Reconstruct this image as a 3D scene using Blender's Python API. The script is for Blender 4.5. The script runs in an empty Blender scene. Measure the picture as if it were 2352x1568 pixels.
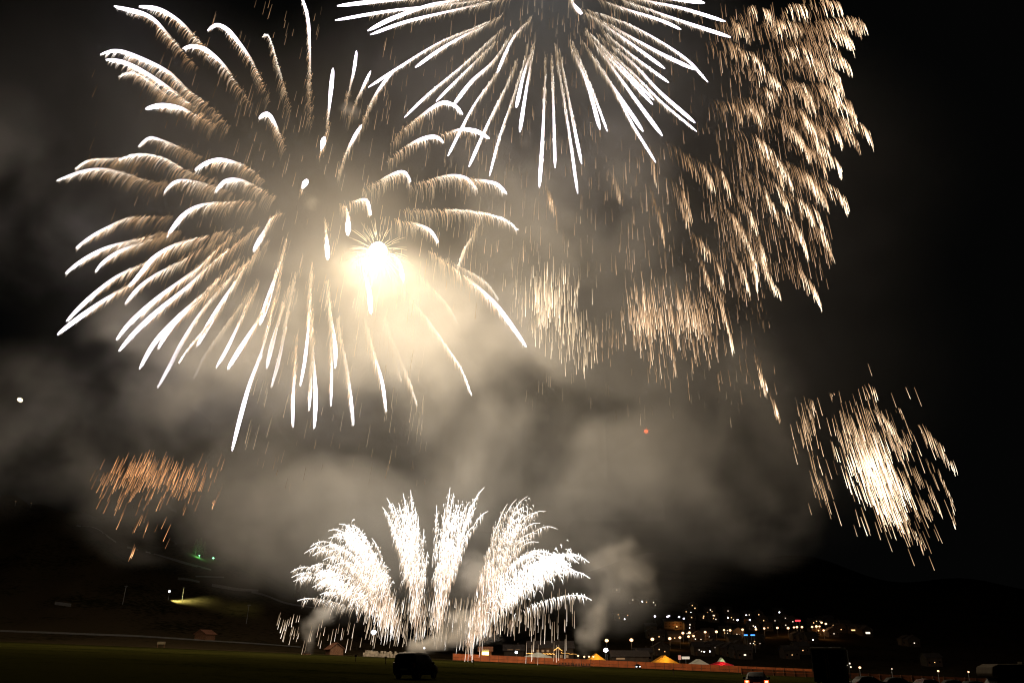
import bpy, bmesh, math, random
import numpy as np
from mathutils import Vector, Matrix

scene = bpy.context.scene
COL = scene.collection
R = math.radians
rng = np.random.default_rng(7)
random.seed(7)

# ------------------------------------------------------------------ camera
# pixel units of the photograph at 2352 x 1568
W, H = 2352.0, 1568.0
K = (W / 2) / math.tan(R(31.0))
PITCH = R(20.35)
CAMZ = 1.7
cam_d = bpy.data.cameras.new('camera')
cam = bpy.data.objects.new('camera', cam_d)
COL.objects.link(cam)
cam.location = (0, 0, CAMZ)
cam.rotation_euler = (math.pi / 2 + PITCH, 0, 0)
cam_d.sensor_width = 36
cam_d.angle = R(62.0)
cam_d.clip_start = 0.2
cam_d.clip_end = 9000
scene.camera = cam

# ------------------------------------------------------------------ world: night sky
world = bpy.data.worlds.new('World')
scene.world = world
world.use_nodes = True
bg = world.node_tree.nodes['Background']
bg.inputs['Color'].default_value = (0.95, 1.0, 0.95, 1)
bg.inputs['Strength'].default_value = 0.0013

scene.view_settings.view_transform = 'Standard'
scene.view_settings.look = 'None'
scene.view_settings.exposure = 0
scene.view_settings.gamma = 1
cy = scene.cycles
cy.volume_bounces = 0
cy.max_bounces = 4
cy.diffuse_bounces = 1
cy.glossy_bounces = 2
cy.transmission_bounces = 3
cy.transparent_max_bounces = 8
cy.sample_clamp_indirect = 1.0
cy.volume_step_rate = 1.6
cy.volume_max_steps = 256
cy.use_denoising = True
cy.use_light_tree = True
cy.filter_width = 1.15

# lamps that stand for the light the burning shells give off
FLASH_P, BURST_P, TOP_P, FOUNT_P = 1.7e5, 1.7e5, 0.70e5, 0.08e5

CT, ST = math.cos(PITCH), math.sin(PITCH)

def U(px, py, Y):
    """pixel + distance ahead (metres) -> world point(s), shape (...,3)"""
    px, py, Y = np.broadcast_arrays(np.asarray(px, float), np.asarray(py, float), np.asarray(Y, float))
    a = (px - W / 2) / K
    b = -(py - H / 2) / K
    dy = CT - b * ST
    dz = ST + b * CT
    f = Y / dy
    return np.stack([a * f, Y, CAMZ + dz * f], -1)

def mpp(px, py, Y):
    """metres per photograph pixel at that place"""
    b = -(np.asarray(py, float) - H / 2) / K
    return np.asarray(Y, float) / (CT - b * ST) / K

def tan_el(py):
    return np.tan(PITCH + np.arctan((H / 2 - np.asarray(py, float)) / K))

H0 = 784 + K * math.tan(PITCH)          # level horizon row

# ------------------------------------------------------------------ object helpers
def link(o, parent=None):
    COL.objects.link(o)
    if parent is not None:
        o.parent = parent
    return o

def tag(o, label=None, cat=None, group=None, kind=None):
    if label: o['label'] = label
    if cat: o['category'] = cat
    if group: o['group'] = group
    if kind: o['kind'] = kind
    return o

def empty(name, loc, label=None, cat=None, group=None, rz=0.0):
    o = bpy.data.objects.new(name, None)
    o.empty_display_size = 0.5
    link(o)
    o.location = [float(c) for c in loc]
    o.rotation_euler = (0, 0, rz)
    return tag(o, label, cat, group)

def copy_tree(o, parent=None):
    c = o.copy()
    COL.objects.link(c)
    c.parent = parent
    for ch in list(o.children):
        copy_tree(ch, c)
    return c

class MB:
    """collects shapes in one mesh"""
    def __init__(s): s.v, s.f = [], []
    def add(s, vs, fs):
        n = len(s.v)
        s.v += [tuple(map(float, p)) for p in vs]
        s.f += [tuple(i + n for i in f) for f in fs]
        return s
    def box(s, x0, x1, y0, y1, z0, z1):
        return s.add([(x0, y0, z0), (x1, y0, z0), (x1, y1, z0), (x0, y1, z0), (x0, y0, z1), (x1, y0, z1), (x1, y1, z1), (x0, y1, z1)],
                     [(0, 3, 2, 1), (4, 5, 6, 7), (0, 1, 5, 4), (1, 2, 6, 5), (2, 3, 7, 6), (3, 0, 4, 7)])
    def prism(s, poly, axis, a, b):
        """closed outline extruded along an axis from a to b"""
        n = len(poly)
        def P(u, w, t):
            return {'x': (t, u, w), 'y': (u, t, w), 'z': (u, w, t)}[axis]
        vs = [P(u, w, a) for u, w in poly] + [P(u, w, b) for u, w in poly]
        fs = [tuple(range(n - 1, -1, -1)), tuple(range(n, 2 * n))]
        fs += [(i, (i + 1) % n, n + (i + 1) % n, n + i) for i in range(n)]
        return s.add(vs, fs)
    def tube(s, pts, rad, n=6):
        pts = [Vector(p) for p in pts]
        rad = rad if hasattr(rad, '__len__') else [rad] * len(pts)
        rings = []
        for i, p in enumerate(pts):
            d = (pts[min(i + 1, len(pts) - 1)] - pts[max(i - 1, 0)]).normalized()
            a = Vector((0, 0, 1)) if abs(d.z) < 0.9 else Vector((1, 0, 0))
            u = d.cross(a).normalized(); w = d.cross(u)
            rings.append([p + (u * math.cos(t) + w * math.sin(t)) * rad[i] for t in [2 * math.pi * k / n for k in range(n)]])
        vs = [v for r in rings for v in r]
        fs = [(i * n + k, i * n + (k + 1) % n, (i + 1) * n + (k + 1) % n, (i + 1) * n + k) for i in range(len(pts) - 1) for k in range(n)]
        fs += [tuple(range(n - 1, -1, -1)), tuple(range((len(pts) - 1) * n, len(pts) * n))]
        return s.add(vs, fs)
    def ball(s, c, r, seg=10, rings=6, sq=(1, 1, 1)):
        vs, fs = [], []
        for i in range(rings + 1):
            t = math.pi * i / rings
            for k in range(seg):
                a = 2 * math.pi * k / seg
                vs.append((c[0] + sq[0] * r * math.sin(t) * math.cos(a), c[1] + sq[1] * r * math.sin(t) * math.sin(a), c[2] + sq[2] * r * math.cos(t)))
        for i in range(rings):
            for k in range(seg):
                fs.append((i * seg + k, (i + 1) * seg + k, (i + 1) * seg + (k + 1) % seg, i * seg + (k + 1) % seg))
        return s.add(vs, fs)
    def build(s, name, mat, parent=None, smooth=False, bevel=0.0):
        me = bpy.data.meshes.new(name)
        me.from_pydata(s.v, [], s.f)
        if bevel:
            bm = bmesh.new(); bm.from_mesh(me)
            bmesh.ops.remove_doubles(bm, verts=bm.verts, dist=1e-5)
            bmesh.ops.recalc_face_normals(bm, faces=bm.faces)
            es = [e for e in bm.edges if len(e.link_faces) == 2 and e.calc_face_angle(0) > 0.5]
            bmesh.ops.bevel(bm, geom=es, offset=bevel, segments=2, affect='EDGES', profile=0.6)
            bm.to_mesh(me); bm.free()
        if smooth:
            me.polygons.foreach_set('use_smooth', [True] * len(me.polygons))
        me.materials.append(mat)
        me.update()
        return link(bpy.data.objects.new(name, me), parent)

# ------------------------------------------------------------------ materials
def new_mat(name):
    m = bpy.data.materials.new(name)
    m.use_nodes = True
    m.node_tree.nodes.clear()
    return m, m.node_tree.nodes, m.node_tree.links

def surf(name, col, rough=0.8, metal=0.0, var=0.35, scale=3.0, col2=None, bump=0.0, translucent=0.0, spec=0.3):
    m, n, l = new_mat(name)
    out = n.new('ShaderNodeOutputMaterial')
    b = n.new('ShaderNodeBsdfPrincipled')
    b.inputs['Roughness'].default_value = rough
    b.inputs['Specular IOR Level'].default_value = spec
    b.inputs['Metallic'].default_value = metal
    tc = n.new('ShaderNodeTexCoord')
    ns = n.new('ShaderNodeTexNoise')
    ns.inputs['Scale'].default_value = scale
    ns.inputs['Detail'].default_value = 6
    l.new(tc.outputs['Object'], ns.inputs['Vector'])
    mx = n.new('ShaderNodeMix'); mx.data_type = 'RGBA'
    c2 = col2 or tuple(c * (1 - var) for c in col)
    mx.inputs[6].default_value = (*c2, 1); mx.inputs[7].default_value = (*col, 1)
    mr = n.new('ShaderNodeMapRange')
    mr.inputs['From Min'].default_value = 0.35; mr.inputs['From Max'].default_value = 0.65
    l.new(ns.outputs['Fac'], mr.inputs['Value'])
    l.new(mr.outputs['Result'], mx.inputs[0])
    l.new(mx.outputs[2], b.inputs['Base Color'])
    if bump:
        bp = n.new('ShaderNodeBump'); bp.inputs['Strength'].default_value = bump
        l.new(ns.outputs['Fac'], bp.inputs['Height']); l.new(bp.outputs['Normal'], b.inputs['Normal'])
    if translucent:
        tr = n.new('ShaderNodeBsdfTranslucent'); l.new(mx.outputs[2], tr.inputs['Color'])
        ms = n.new('ShaderNodeMixShader'); ms.inputs[0].default_value = translucent
        l.new(b.outputs[0], ms.inputs[1]); l.new(tr.outputs[0], ms.inputs[2])
        l.new(ms.outputs[0], out.inputs['Surface'])
    else:
        l.new(b.outputs[0], out.inputs['Surface'])
    return m

def lit(name, col, strength):
    m, n, l = new_mat(name)
    out = n.new('ShaderNodeOutputMaterial')
    e = n.new('ShaderNodeEmission')
    e.inputs['Color'].default_value = (*col, 1)
    e.inputs['Strength'].default_value = strength
    l.new(e.outputs[0], out.inputs['Surface'])
    m.cycles.emission_sampling = 'NONE'
    return m

def glow_mat():
    """burning spark: flame colour, with added smoke glow near the flash, stored per point"""
    m, n, l = new_mat('burning_spark')
    out = n.new('ShaderNodeOutputMaterial')
    e = n.new('ShaderNodeEmission')
    a = n.new('ShaderNodeAttribute'); a.attribute_name = 'glow'
    l.new(a.outputs['Color'], e.inputs['Color'])
    e.inputs['Strength'].default_value = 1.0
    l.new(e.outputs[0], out.inputs['Surface'])
    m.cycles.emission_sampling = 'NONE'
    return m

M = dict(
    spark=glow_mat(),
    dark_paint=surf('dark_car_paint', (0.008, 0.010, 0.008), 0.6, 0.0, 0.2, spec=0.05),
    red_paint=surf('dark_red_car_paint', (0.05, 0.012, 0.01), 0.3, 0.2, 0.2),
    pale_paint=surf('pale_paint', (0.15, 0.125, 0.08), 0.45, 0, 0.2),
    glass=surf('car_glass', (0.003, 0.003, 0.004), 0.5, 0, 0.1, spec=0.04),
    rubber=surf('rubber', (0.015, 0.015, 0.015), 0.9),
    chrome=surf('wheel_metal', (0.25, 0.25, 0.25), 0.35, 0.9, 0.2),
    plate=surf('number_plate', (0.6, 0.6, 0.55), 0.5, 0, 0.1),
    wood=surf('weathered_wood', (0.13, 0.06, 0.028), 0.85, 0, 0.5, 2.5, bump=0.2),
    roofwood=surf('roof_shingle', (0.17, 0.07, 0.035), 0.85, 0, 0.5, 3),
    plaster=surf('dark_timber_wall', (0.055, 0.04, 0.028), 0.9, 0, 0.4, 0.8),
    slate=surf('roof_slate', (0.05, 0.04, 0.035), 0.8, 0, 0.4, 1.5),
    steel=surf('galvanised_pole', (0.2, 0.2, 0.2), 0.5, 0.6, 0.3),
    barrier=surf('orange_barrier', (0.40, 0.095, 0.022), 0.7, 0, 0.45, 0.35),
    canvas=surf('white_tent_cloth', (0.62, 0.62, 0.55), 0.8, 0, 0.12, 0.6, translucent=0.35),
    yellow_canvas=surf('yellow_tent_cloth', (0.75, 0.42, 0.06), 0.8, 0, 0.3, 0.4, translucent=0.6),
    red_canvas=surf('red_awning_cloth', (0.6, 0.03, 0.05), 0.8, 0, 0.2, 0.6, translucent=0.5),
    paint_line=surf('gravel_track', (0.13, 0.12, 0.10), 0.95, 0, 0.45, 0.7),
    leaf=surf('leaves', (0.05, 0.09, 0.03), 0.8, 0, 0.5, 1.0),
    bark=surf('bark', (0.06, 0.045, 0.03), 0.9),
    lamp_warm=lit('lamp_warm', (1.0, 0.56, 0.27), 3.4),
    lamp_white=lit('lamp_white', (0.95, 0.97, 1.0), 12),
    lamp_violet=lit('lamp_violet', (0.85, 0.8, 1.0), 12),
    win_white=lit('window_white', (1.0, 0.84, 0.62), 1.6),
    win_warm=lit('window_warm', (1.0, 0.6, 0.25), 1.8),
    win_dim=lit('window_dim', (1.0, 0.6, 0.3), 0.25),
    orange_glow=lit('floodlit_orange', (1.0, 0.36, 0.06), 0.55),
    sign_red=lit('sign_red', (1.0, 0.06, 0.08), 1.6),
    sign_blue=lit('sign_blue', (0.08, 0.35, 1.0), 2.2),
    sign_yellow=lit('sign_yellow', (1.0, 0.75, 0.22), 5),
    green_lamp=lit('green_lamp', (0.25, 1.0, 0.45), 5),
    tail_lamp=lit('tail_lamp_red', (1.0, 0.08, 0.02), 2.5),
    tail_core=lit('tail_lamp_core', (1.0, 0.55, 0.2), 6),
    string=lit('string_lights', (1.0, 0.5, 0.12), 2.2),
    moon=lit('moonlight', (1.0, 0.86, 0.55), 3.0),
    flash=lit('magnesium_flash', (1.0, 0.95, 0.82), 30),
)

# ------------------------------------------------------------------ terrain
SLOPE = 0.044 * CT
LC = ([-1500, -600, 0, 200, 400, 560, 700, 850, 1000, 1150], [480, 400, 306, 275, 219, 170, 116, 58, 18, 0])

def sstep(t):
    t = np.clip(t, 0, 1)
    return t * t * (3 - 2 * t)

def terrain(X, Y):
    X = np.asarray(X, float); Y = np.asarray(Y, float)
    Ys = np.maximum(Y, 5.0)
    px = W / 2 + K * X / (Ys * CT)
    plane = -SLOPE * 420 * np.tanh(X / 420)
    lc = np.interp(px, *LC)
    und = 1 + 0.06 * np.sin(px * 0.013 + Y * 0.011) + 0.035 * np.sin(px * 0.041 - Y * 0.02)
    d = lc * und * sstep((Y - 325) / 420)
    w = sstep((px - 1050) / 250)
    d = d + w * np.minimum(np.clip((Y - 420) / 4.2, 0, None), 215 + 34 * np.sin(px * 0.0047) + 14 * np.sin(px * 0.017 + 1))
    return plane + np.where(Y > 300, Ys * tan_el(H0 - d), 0.0)

def ground_at(px, py, h=0.0, y0=60.0, y1=1500.0):
    """where the sight line through the pixel comes h metres above the terrain"""
    Y = np.linspace(y0, y1, 3000)
    p = U(px, py, Y)
    g = p[:, 2] - terrain(p[:, 0], Y) - h
    i = np.argmax(g <= 0) if (g <= 0).any() else len(Y) - 1
    q = p[i].copy(); q[2] -= h
    return q

def on_ground(px, Y):
    X = (px - W / 2) / K * Y * CT
    return np.array([X, Y, float(terrain(X, Y))])

def grass_mat(name, c1, c2, s):
    m, n, l = new_mat(name)
    out = n.new('ShaderNodeOutputMaterial'); b = n.new('ShaderNodeBsdfDiffuse')
    tc = n.new('ShaderNodeTexCoord')
    n1 = n.new('ShaderNodeTexNoise'); n1.inputs['Scale'].default_value = s; n1.inputs['Detail'].default_value = 8
    n2 = n.new('ShaderNodeTexNoise'); n2.inputs['Scale'].default_value = s * 18; n2.inputs['Detail'].default_value = 5
    l.new(tc.outputs['Object'], n1.inputs['Vector']); l.new(tc.outputs['Object'], n2.inputs['Vector'])
    ad = n.new('ShaderNodeMath'); ad.operation = 'ADD'
    l.new(n1.outputs['Fac'], ad.inputs[0]); l.new(n2.outputs['Fac'], ad.inputs[1])
    cr = n.new('ShaderNodeValToRGB')
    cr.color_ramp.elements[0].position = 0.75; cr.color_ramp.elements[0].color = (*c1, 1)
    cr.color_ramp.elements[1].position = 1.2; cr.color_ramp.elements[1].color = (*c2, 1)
    hf = n.new('ShaderNodeMath'); hf.operation = 'MULTIPLY'; hf.inputs[1].default_value = 1.0
    l.new(ad.outputs[0], hf.inputs[0]); l.new(hf.outputs[0], cr.inputs['Fac'])
    l.new(cr.outputs['Color'], b.inputs['Color'])
    bp = n.new('ShaderNodeBump'); bp.inputs['Strength'].default_value = 0.5; bp.inputs['Distance'].default_value = 0.15
    l.new(n2.outputs['Fac'], bp.inputs['Height']); l.new(bp.outputs['Normal'], b.inputs['Normal'])
    l.new(b.outputs[0], out.inputs['Surface'])
    return m

def sheet(name, Ys, pxs, mat):
    vs, fs = [], []
    nx = len(pxs)
    for Y in Ys:
        a = (np.asarray(pxs) - W / 2) / K * CT
        X = a * max(Y, 60.0)
        z = terrain(X, np.full(nx, Y))
        vs += list(zip(X, np.full(nx, Y), z))
    for i in range(len(Ys) - 1):
        for k in range(nx - 1):
            fs.append((i * nx + k, i * nx + k + 1, (i + 1) * nx + k + 1, (i + 1) * nx + k))
    mb = MB(); mb.add(vs, fs)
    return tag(mb.build(name, mat, smooth=True), kind='structure')

PXS = np.linspace(-2200, 4600, 240)
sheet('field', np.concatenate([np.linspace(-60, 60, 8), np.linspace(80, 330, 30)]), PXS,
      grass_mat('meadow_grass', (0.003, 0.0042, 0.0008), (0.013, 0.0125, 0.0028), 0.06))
sheet('hillside', np.concatenate([np.linspace(330, 1000, 80), np.linspace(1020, 1600, 20), [2000, 2600]]), PXS,
      grass_mat('mountain_grass', (0.009, 0.009, 0.003), (0.036, 0.026, 0.013), 0.02))

# ------------------------------------------------------------------ sparks
def resample(path, n):
    P = np.asarray(path, float)
    if len(P) == 2:
        P = np.array([P[0], (P[0] + P[1]) / 2, P[1]])
    E = np.vstack([2 * P[0] - P[1], P, 2 * P[-1] - P[-2]])
    out = []
    for i in range(1, len(E) - 2):
        t = np.linspace(0, 1, 24, endpoint=False)[:, None]
        a, b, c, d = E[i - 1], E[i], E[i + 1], E[i + 2]
        out.append(0.5 * ((2 * b) + (-a + c) * t + (2 * a - 5 * b + 4 * c - d) * t ** 2 + (-a + 3 * b - 3 * c + d) * t ** 3))
    C = np.vstack(out + [P[-1:]])
    s = np.concatenate([[0], np.cumsum(np.linalg.norm(np.diff(C, axis=0), axis=1))])
    q = np.linspace(0, s[-1], n)
    return np.stack([np.interp(q, s, C[:, k]) for k in range(2)], 1), s[-1]

class Sparks:
    """many thin tapered threads, in pixel coordinates with a distance for each point"""
    def __init__(s): s.b = []
    def add(s, P, Y, rad, col):
        """P (n,m,2) pixels, Y (n,m) metres, rad (n,m) pixels, col (n,m,3) linear flame colour"""
        if len(P): s.b.append((np.asarray(P, float), np.asarray(Y, float), np.asarray(rad, float), np.asarray(col, float)))
        return s
    def build(s, name, parent=None, kind=None, origin=(0, 0, 0)):
        V, F, C, off = [], [], [], 0
        for P, Y, rad, col in s.b:
            n, m = P.shape[:2]
            X = U(P[..., 0], P[..., 1], Y)
            dist = np.hypot(P[..., 0] - 868, P[..., 1] - 640)   # warm veil of smoke glow around the flash, painted into the spark colour
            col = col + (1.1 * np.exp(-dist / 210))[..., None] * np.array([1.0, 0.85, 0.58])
            rw = rad * mpp(P[..., 0], P[..., 1], Y)
            d = np.gradient(X, axis=1)
            d /= np.linalg.norm(d, axis=-1, keepdims=True) + 1e-9
            a = np.zeros_like(d); a[..., 1] = 1.0; a[..., 0] = 0.13
            u = np.cross(d, a); u /= np.linalg.norm(u, axis=-1, keepdims=True) + 1e-9
            w = np.cross(d, u)
            k = 3 if m < 12 else 6
            ang = np.arange(k) * 2 * math.pi / k
            ring = X[:, :, None, :] + rw[:, :, None, None] * (u[:, :, None, :] * np.cos(ang)[:, None] + w[:, :, None, :] * np.sin(ang)[:, None])
            V.append(ring.reshape(-1, 3))
            C.append(np.repeat(col.reshape(-1, 3), k, axis=0))
            i = np.arange(n)[:, None, None] * (m * k) + np.arange(m - 1)[None, :, None] * k + np.arange(k)[None, None, :]
            j = np.arange(n)[:, None, None] * (m * k) + np.arange(m - 1)[None, :, None] * k + ((np.arange(k) + 1) % k)[None, None, :]
            F.append(np.stack([i, j, j + k, i + k], -1).reshape(-1, 4) + off)
            off += n * m * k
        if not V: return None
        V = np.vstack(V) - np.asarray(origin); F = np.vstack(F).astype(np.int32); C = np.vstack(C)
        me = bpy.data.meshes.new(name)
        me.vertices.add(len(V)); me.vertices.foreach_set('co', V.astype(np.float32).ravel())
        me.loops.add(F.size); me.loops.foreach_set('vertex_index', F.ravel())
        me.polygons.add(len(F))
        me.polygons.foreach_set('loop_start', np.arange(0, F.size, 4, dtype=np.int32))
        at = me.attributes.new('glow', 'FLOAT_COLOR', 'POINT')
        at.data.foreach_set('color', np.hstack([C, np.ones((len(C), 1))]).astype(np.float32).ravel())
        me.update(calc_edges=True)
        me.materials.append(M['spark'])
        o = link(bpy.data.objects.new(name, me), parent)
        if kind: o['kind'] = kind
        return o

WHITE = np.array([1.0, 0.96, 0.91]); GOLD = np.array([1.0, 0.69, 0.40]); COPPER = np.array([1.0, 0.54, 0.25]); ORANGE = np.array([1.0, 0.40, 0.14])

def drift(px):
    """picture direction in which a spark falls"""
    g = np.stack([0.00036 * (px - 1250) - 0.03, np.ones_like(px)], -1)
    return g / np.linalg.norm(g, axis=-1, keepdims=True)

def mixc(a, b, t):
    t = np.asarray(t)[..., None]
    return a * (1 - t) + b * t

def comb(S, C, L, Yf, n, Lmax, lead=0.55, t0=0.0, t1=1.0, tpow=0.8, heat=1.0, cool=COPPER, hot=WHITE, rad=0.75,
         tipdown=False, jitter=1.2, lpow=0.6, lmin=0.12, m=5, gpow=1.6, gmin=0.05):
    """sparks shed along a path C (N,2); Yf(t) gives the distance"""
    N = len(C)
    t = t0 + (t1 - t0) * rng.random(n) ** tpow
    idx = t * (N - 1)
    i0 = np.clip(idx.astype(int), 0, N - 2); fr = (idx - i0)[:, None]
    p = C[i0] * (1 - fr) + C[i0 + 1] * fr + rng.normal(0, jitter, (n, 2))
    T = C[i0 + 1] - C[i0]; T /= np.linalg.norm(T, axis=1, keepdims=True) + 1e-9
    ln = Lmax * (lmin + (1 - t) ** lpow) * rng.uniform(0.3, 1.3, n)
    a = lead * rng.uniform(0.7, 1.25, n)
    s = np.linspace(0, 1, m)[None, :, None]
    g = drift(p[:, 0]) + rng.normal(0, 0.035, (n, 2))
    g = g[:, None, :]
    P = p[:, None, :] + ln[:, None, None] * (a[:, None, None] * T[:, None, :] * (s - 0.5 * s * s) + g * ((1 - a)[:, None, None] * s + 0.5 * a[:, None, None] * s * s))
    b = (gmin + t ** gpow) * heat * rng.uniform(0.4, 1.5, n)
    ss = s[0, :, 0]
    if tipdown:
        along = 0.25 + 0.95 * ss
        rr = rad * (0.55 + 0.6 * ss) * np.where(ss > 0.97, 0.25, 1)
    else:
        along = 1.15 - 0.95 * ss
        rr = rad * (1.0 - 0.75 * ss)
    inten = b[:, None] * along[None, :]
    col = mixc(cool, hot, np.clip(inten / 2.6, 0, 1) ** 1.4) * inten[..., None]
    Y = np.repeat(Yf(t)[:, None], m, 1)
    S.add(P, Y, np.repeat(rr[None, :], n, 0) * rng.uniform(0.7, 1.2, (n, 1)), col)

def core(S, C, Yf, r, t0=0.25, peak=0.8, heat=6.0, m=24, col=WHITE, tip=0.25):
    t = np.linspace(t0, 1, m)
    idx = t * (len(C) - 1); i0 = np.clip(idx.astype(int), 0, len(C) - 2); fr = (idx - i0)[:, None]
    p = C[i0] * (1 - fr) + C[i0 + 1] * fr
    prof = np.where(t < peak, ((t - t0) / (peak - t0)) ** 0.7, tip + (1 - tip) * np.sqrt(np.clip(1 - ((t - peak) / (1 - peak + 1e-6)) ** 2, 0, 1)))
    b = heat * np.clip(((t - t0) / (peak - t0)), 0.02, 1) ** 1.3
    c = mixc(np.broadcast_to(GOLD, (m, 3)), np.broadcast_to(col, (m, 3)), np.clip(b / 2, 0, 1)) * b[:, None]
    S.add(p[None], Yf(t)[None], (r * prof + 0.15)[None], c[None])

def depth_fn(c, tip, Y0, Rpx):
    r = math.hypot(tip[0] - c[0], tip[1] - c[1])
    z = math.sqrt(max(Rpx * Rpx - r * r, 0.0)) * float(mpp(c[0], c[1], Y0)) * rng.choice([-1, 1]) * 0.8
    return lambda t: Y0 + z * np.asarray(t, float) ** 0.8

def burst(name, c, Y0, label, cat='firework'):
    o = empty(name, U(c[0], c[1], Y0), label, cat)
    return o

def lamp(name, loc, power, col, radius, parent=None):
    d = bpy.data.lights.new(name, 'POINT')
    d.energy = power; d.color = col; d.shadow_soft_size = radius
    o = link(bpy.data.objects.new(name, d))
    if parent is not None:
        o.parent = parent
        o.location = Vector([float(v) for v in loc]) - parent.location
    else:
        o.location = [float(v) for v in loc]
    return o

def stray(S, n, xr, yr, Y0, dY, Lr, heat, cool=COPPER, rad=0.6, slant=0.0, gauss=False, m=4, hot=WHITE):
    if gauss:
        x = rng.normal(xr[0], xr[1], n); y = rng.normal(yr[0], yr[1], n)
    else:
        x = rng.uniform(*xr, n); y = rng.uniform(*yr, n)
    ln = rng.uniform(*Lr, n)
    g = drift(x) + np.stack([slant + rng.normal(0, 0.02, n), np.zeros(n)], 1)
    s = np.linspace(0, 1, m)[None, :, None]
    P = np.stack([x, y], 1)[:, None, :] + ln[:, None, None] * s * g[:, None, :]
    b = heat * rng.uniform(0.3, 1.5, n)
    ss = s[0, :, 0]
    inten = b[:, None] * (0.35 + 0.8 * ss)[None, :]
    col = mixc(cool, hot, np.clip(inten / 2.8, 0, 1) ** 1.4) * inten[..., None]
    S.add(P, np.repeat((Y0 + rng.uniform(-dY, dY, n))[:, None], m, 1), np.full((n, m), rad) * rng.uniform(0.6, 1.2, (n, 1)), col)

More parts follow.
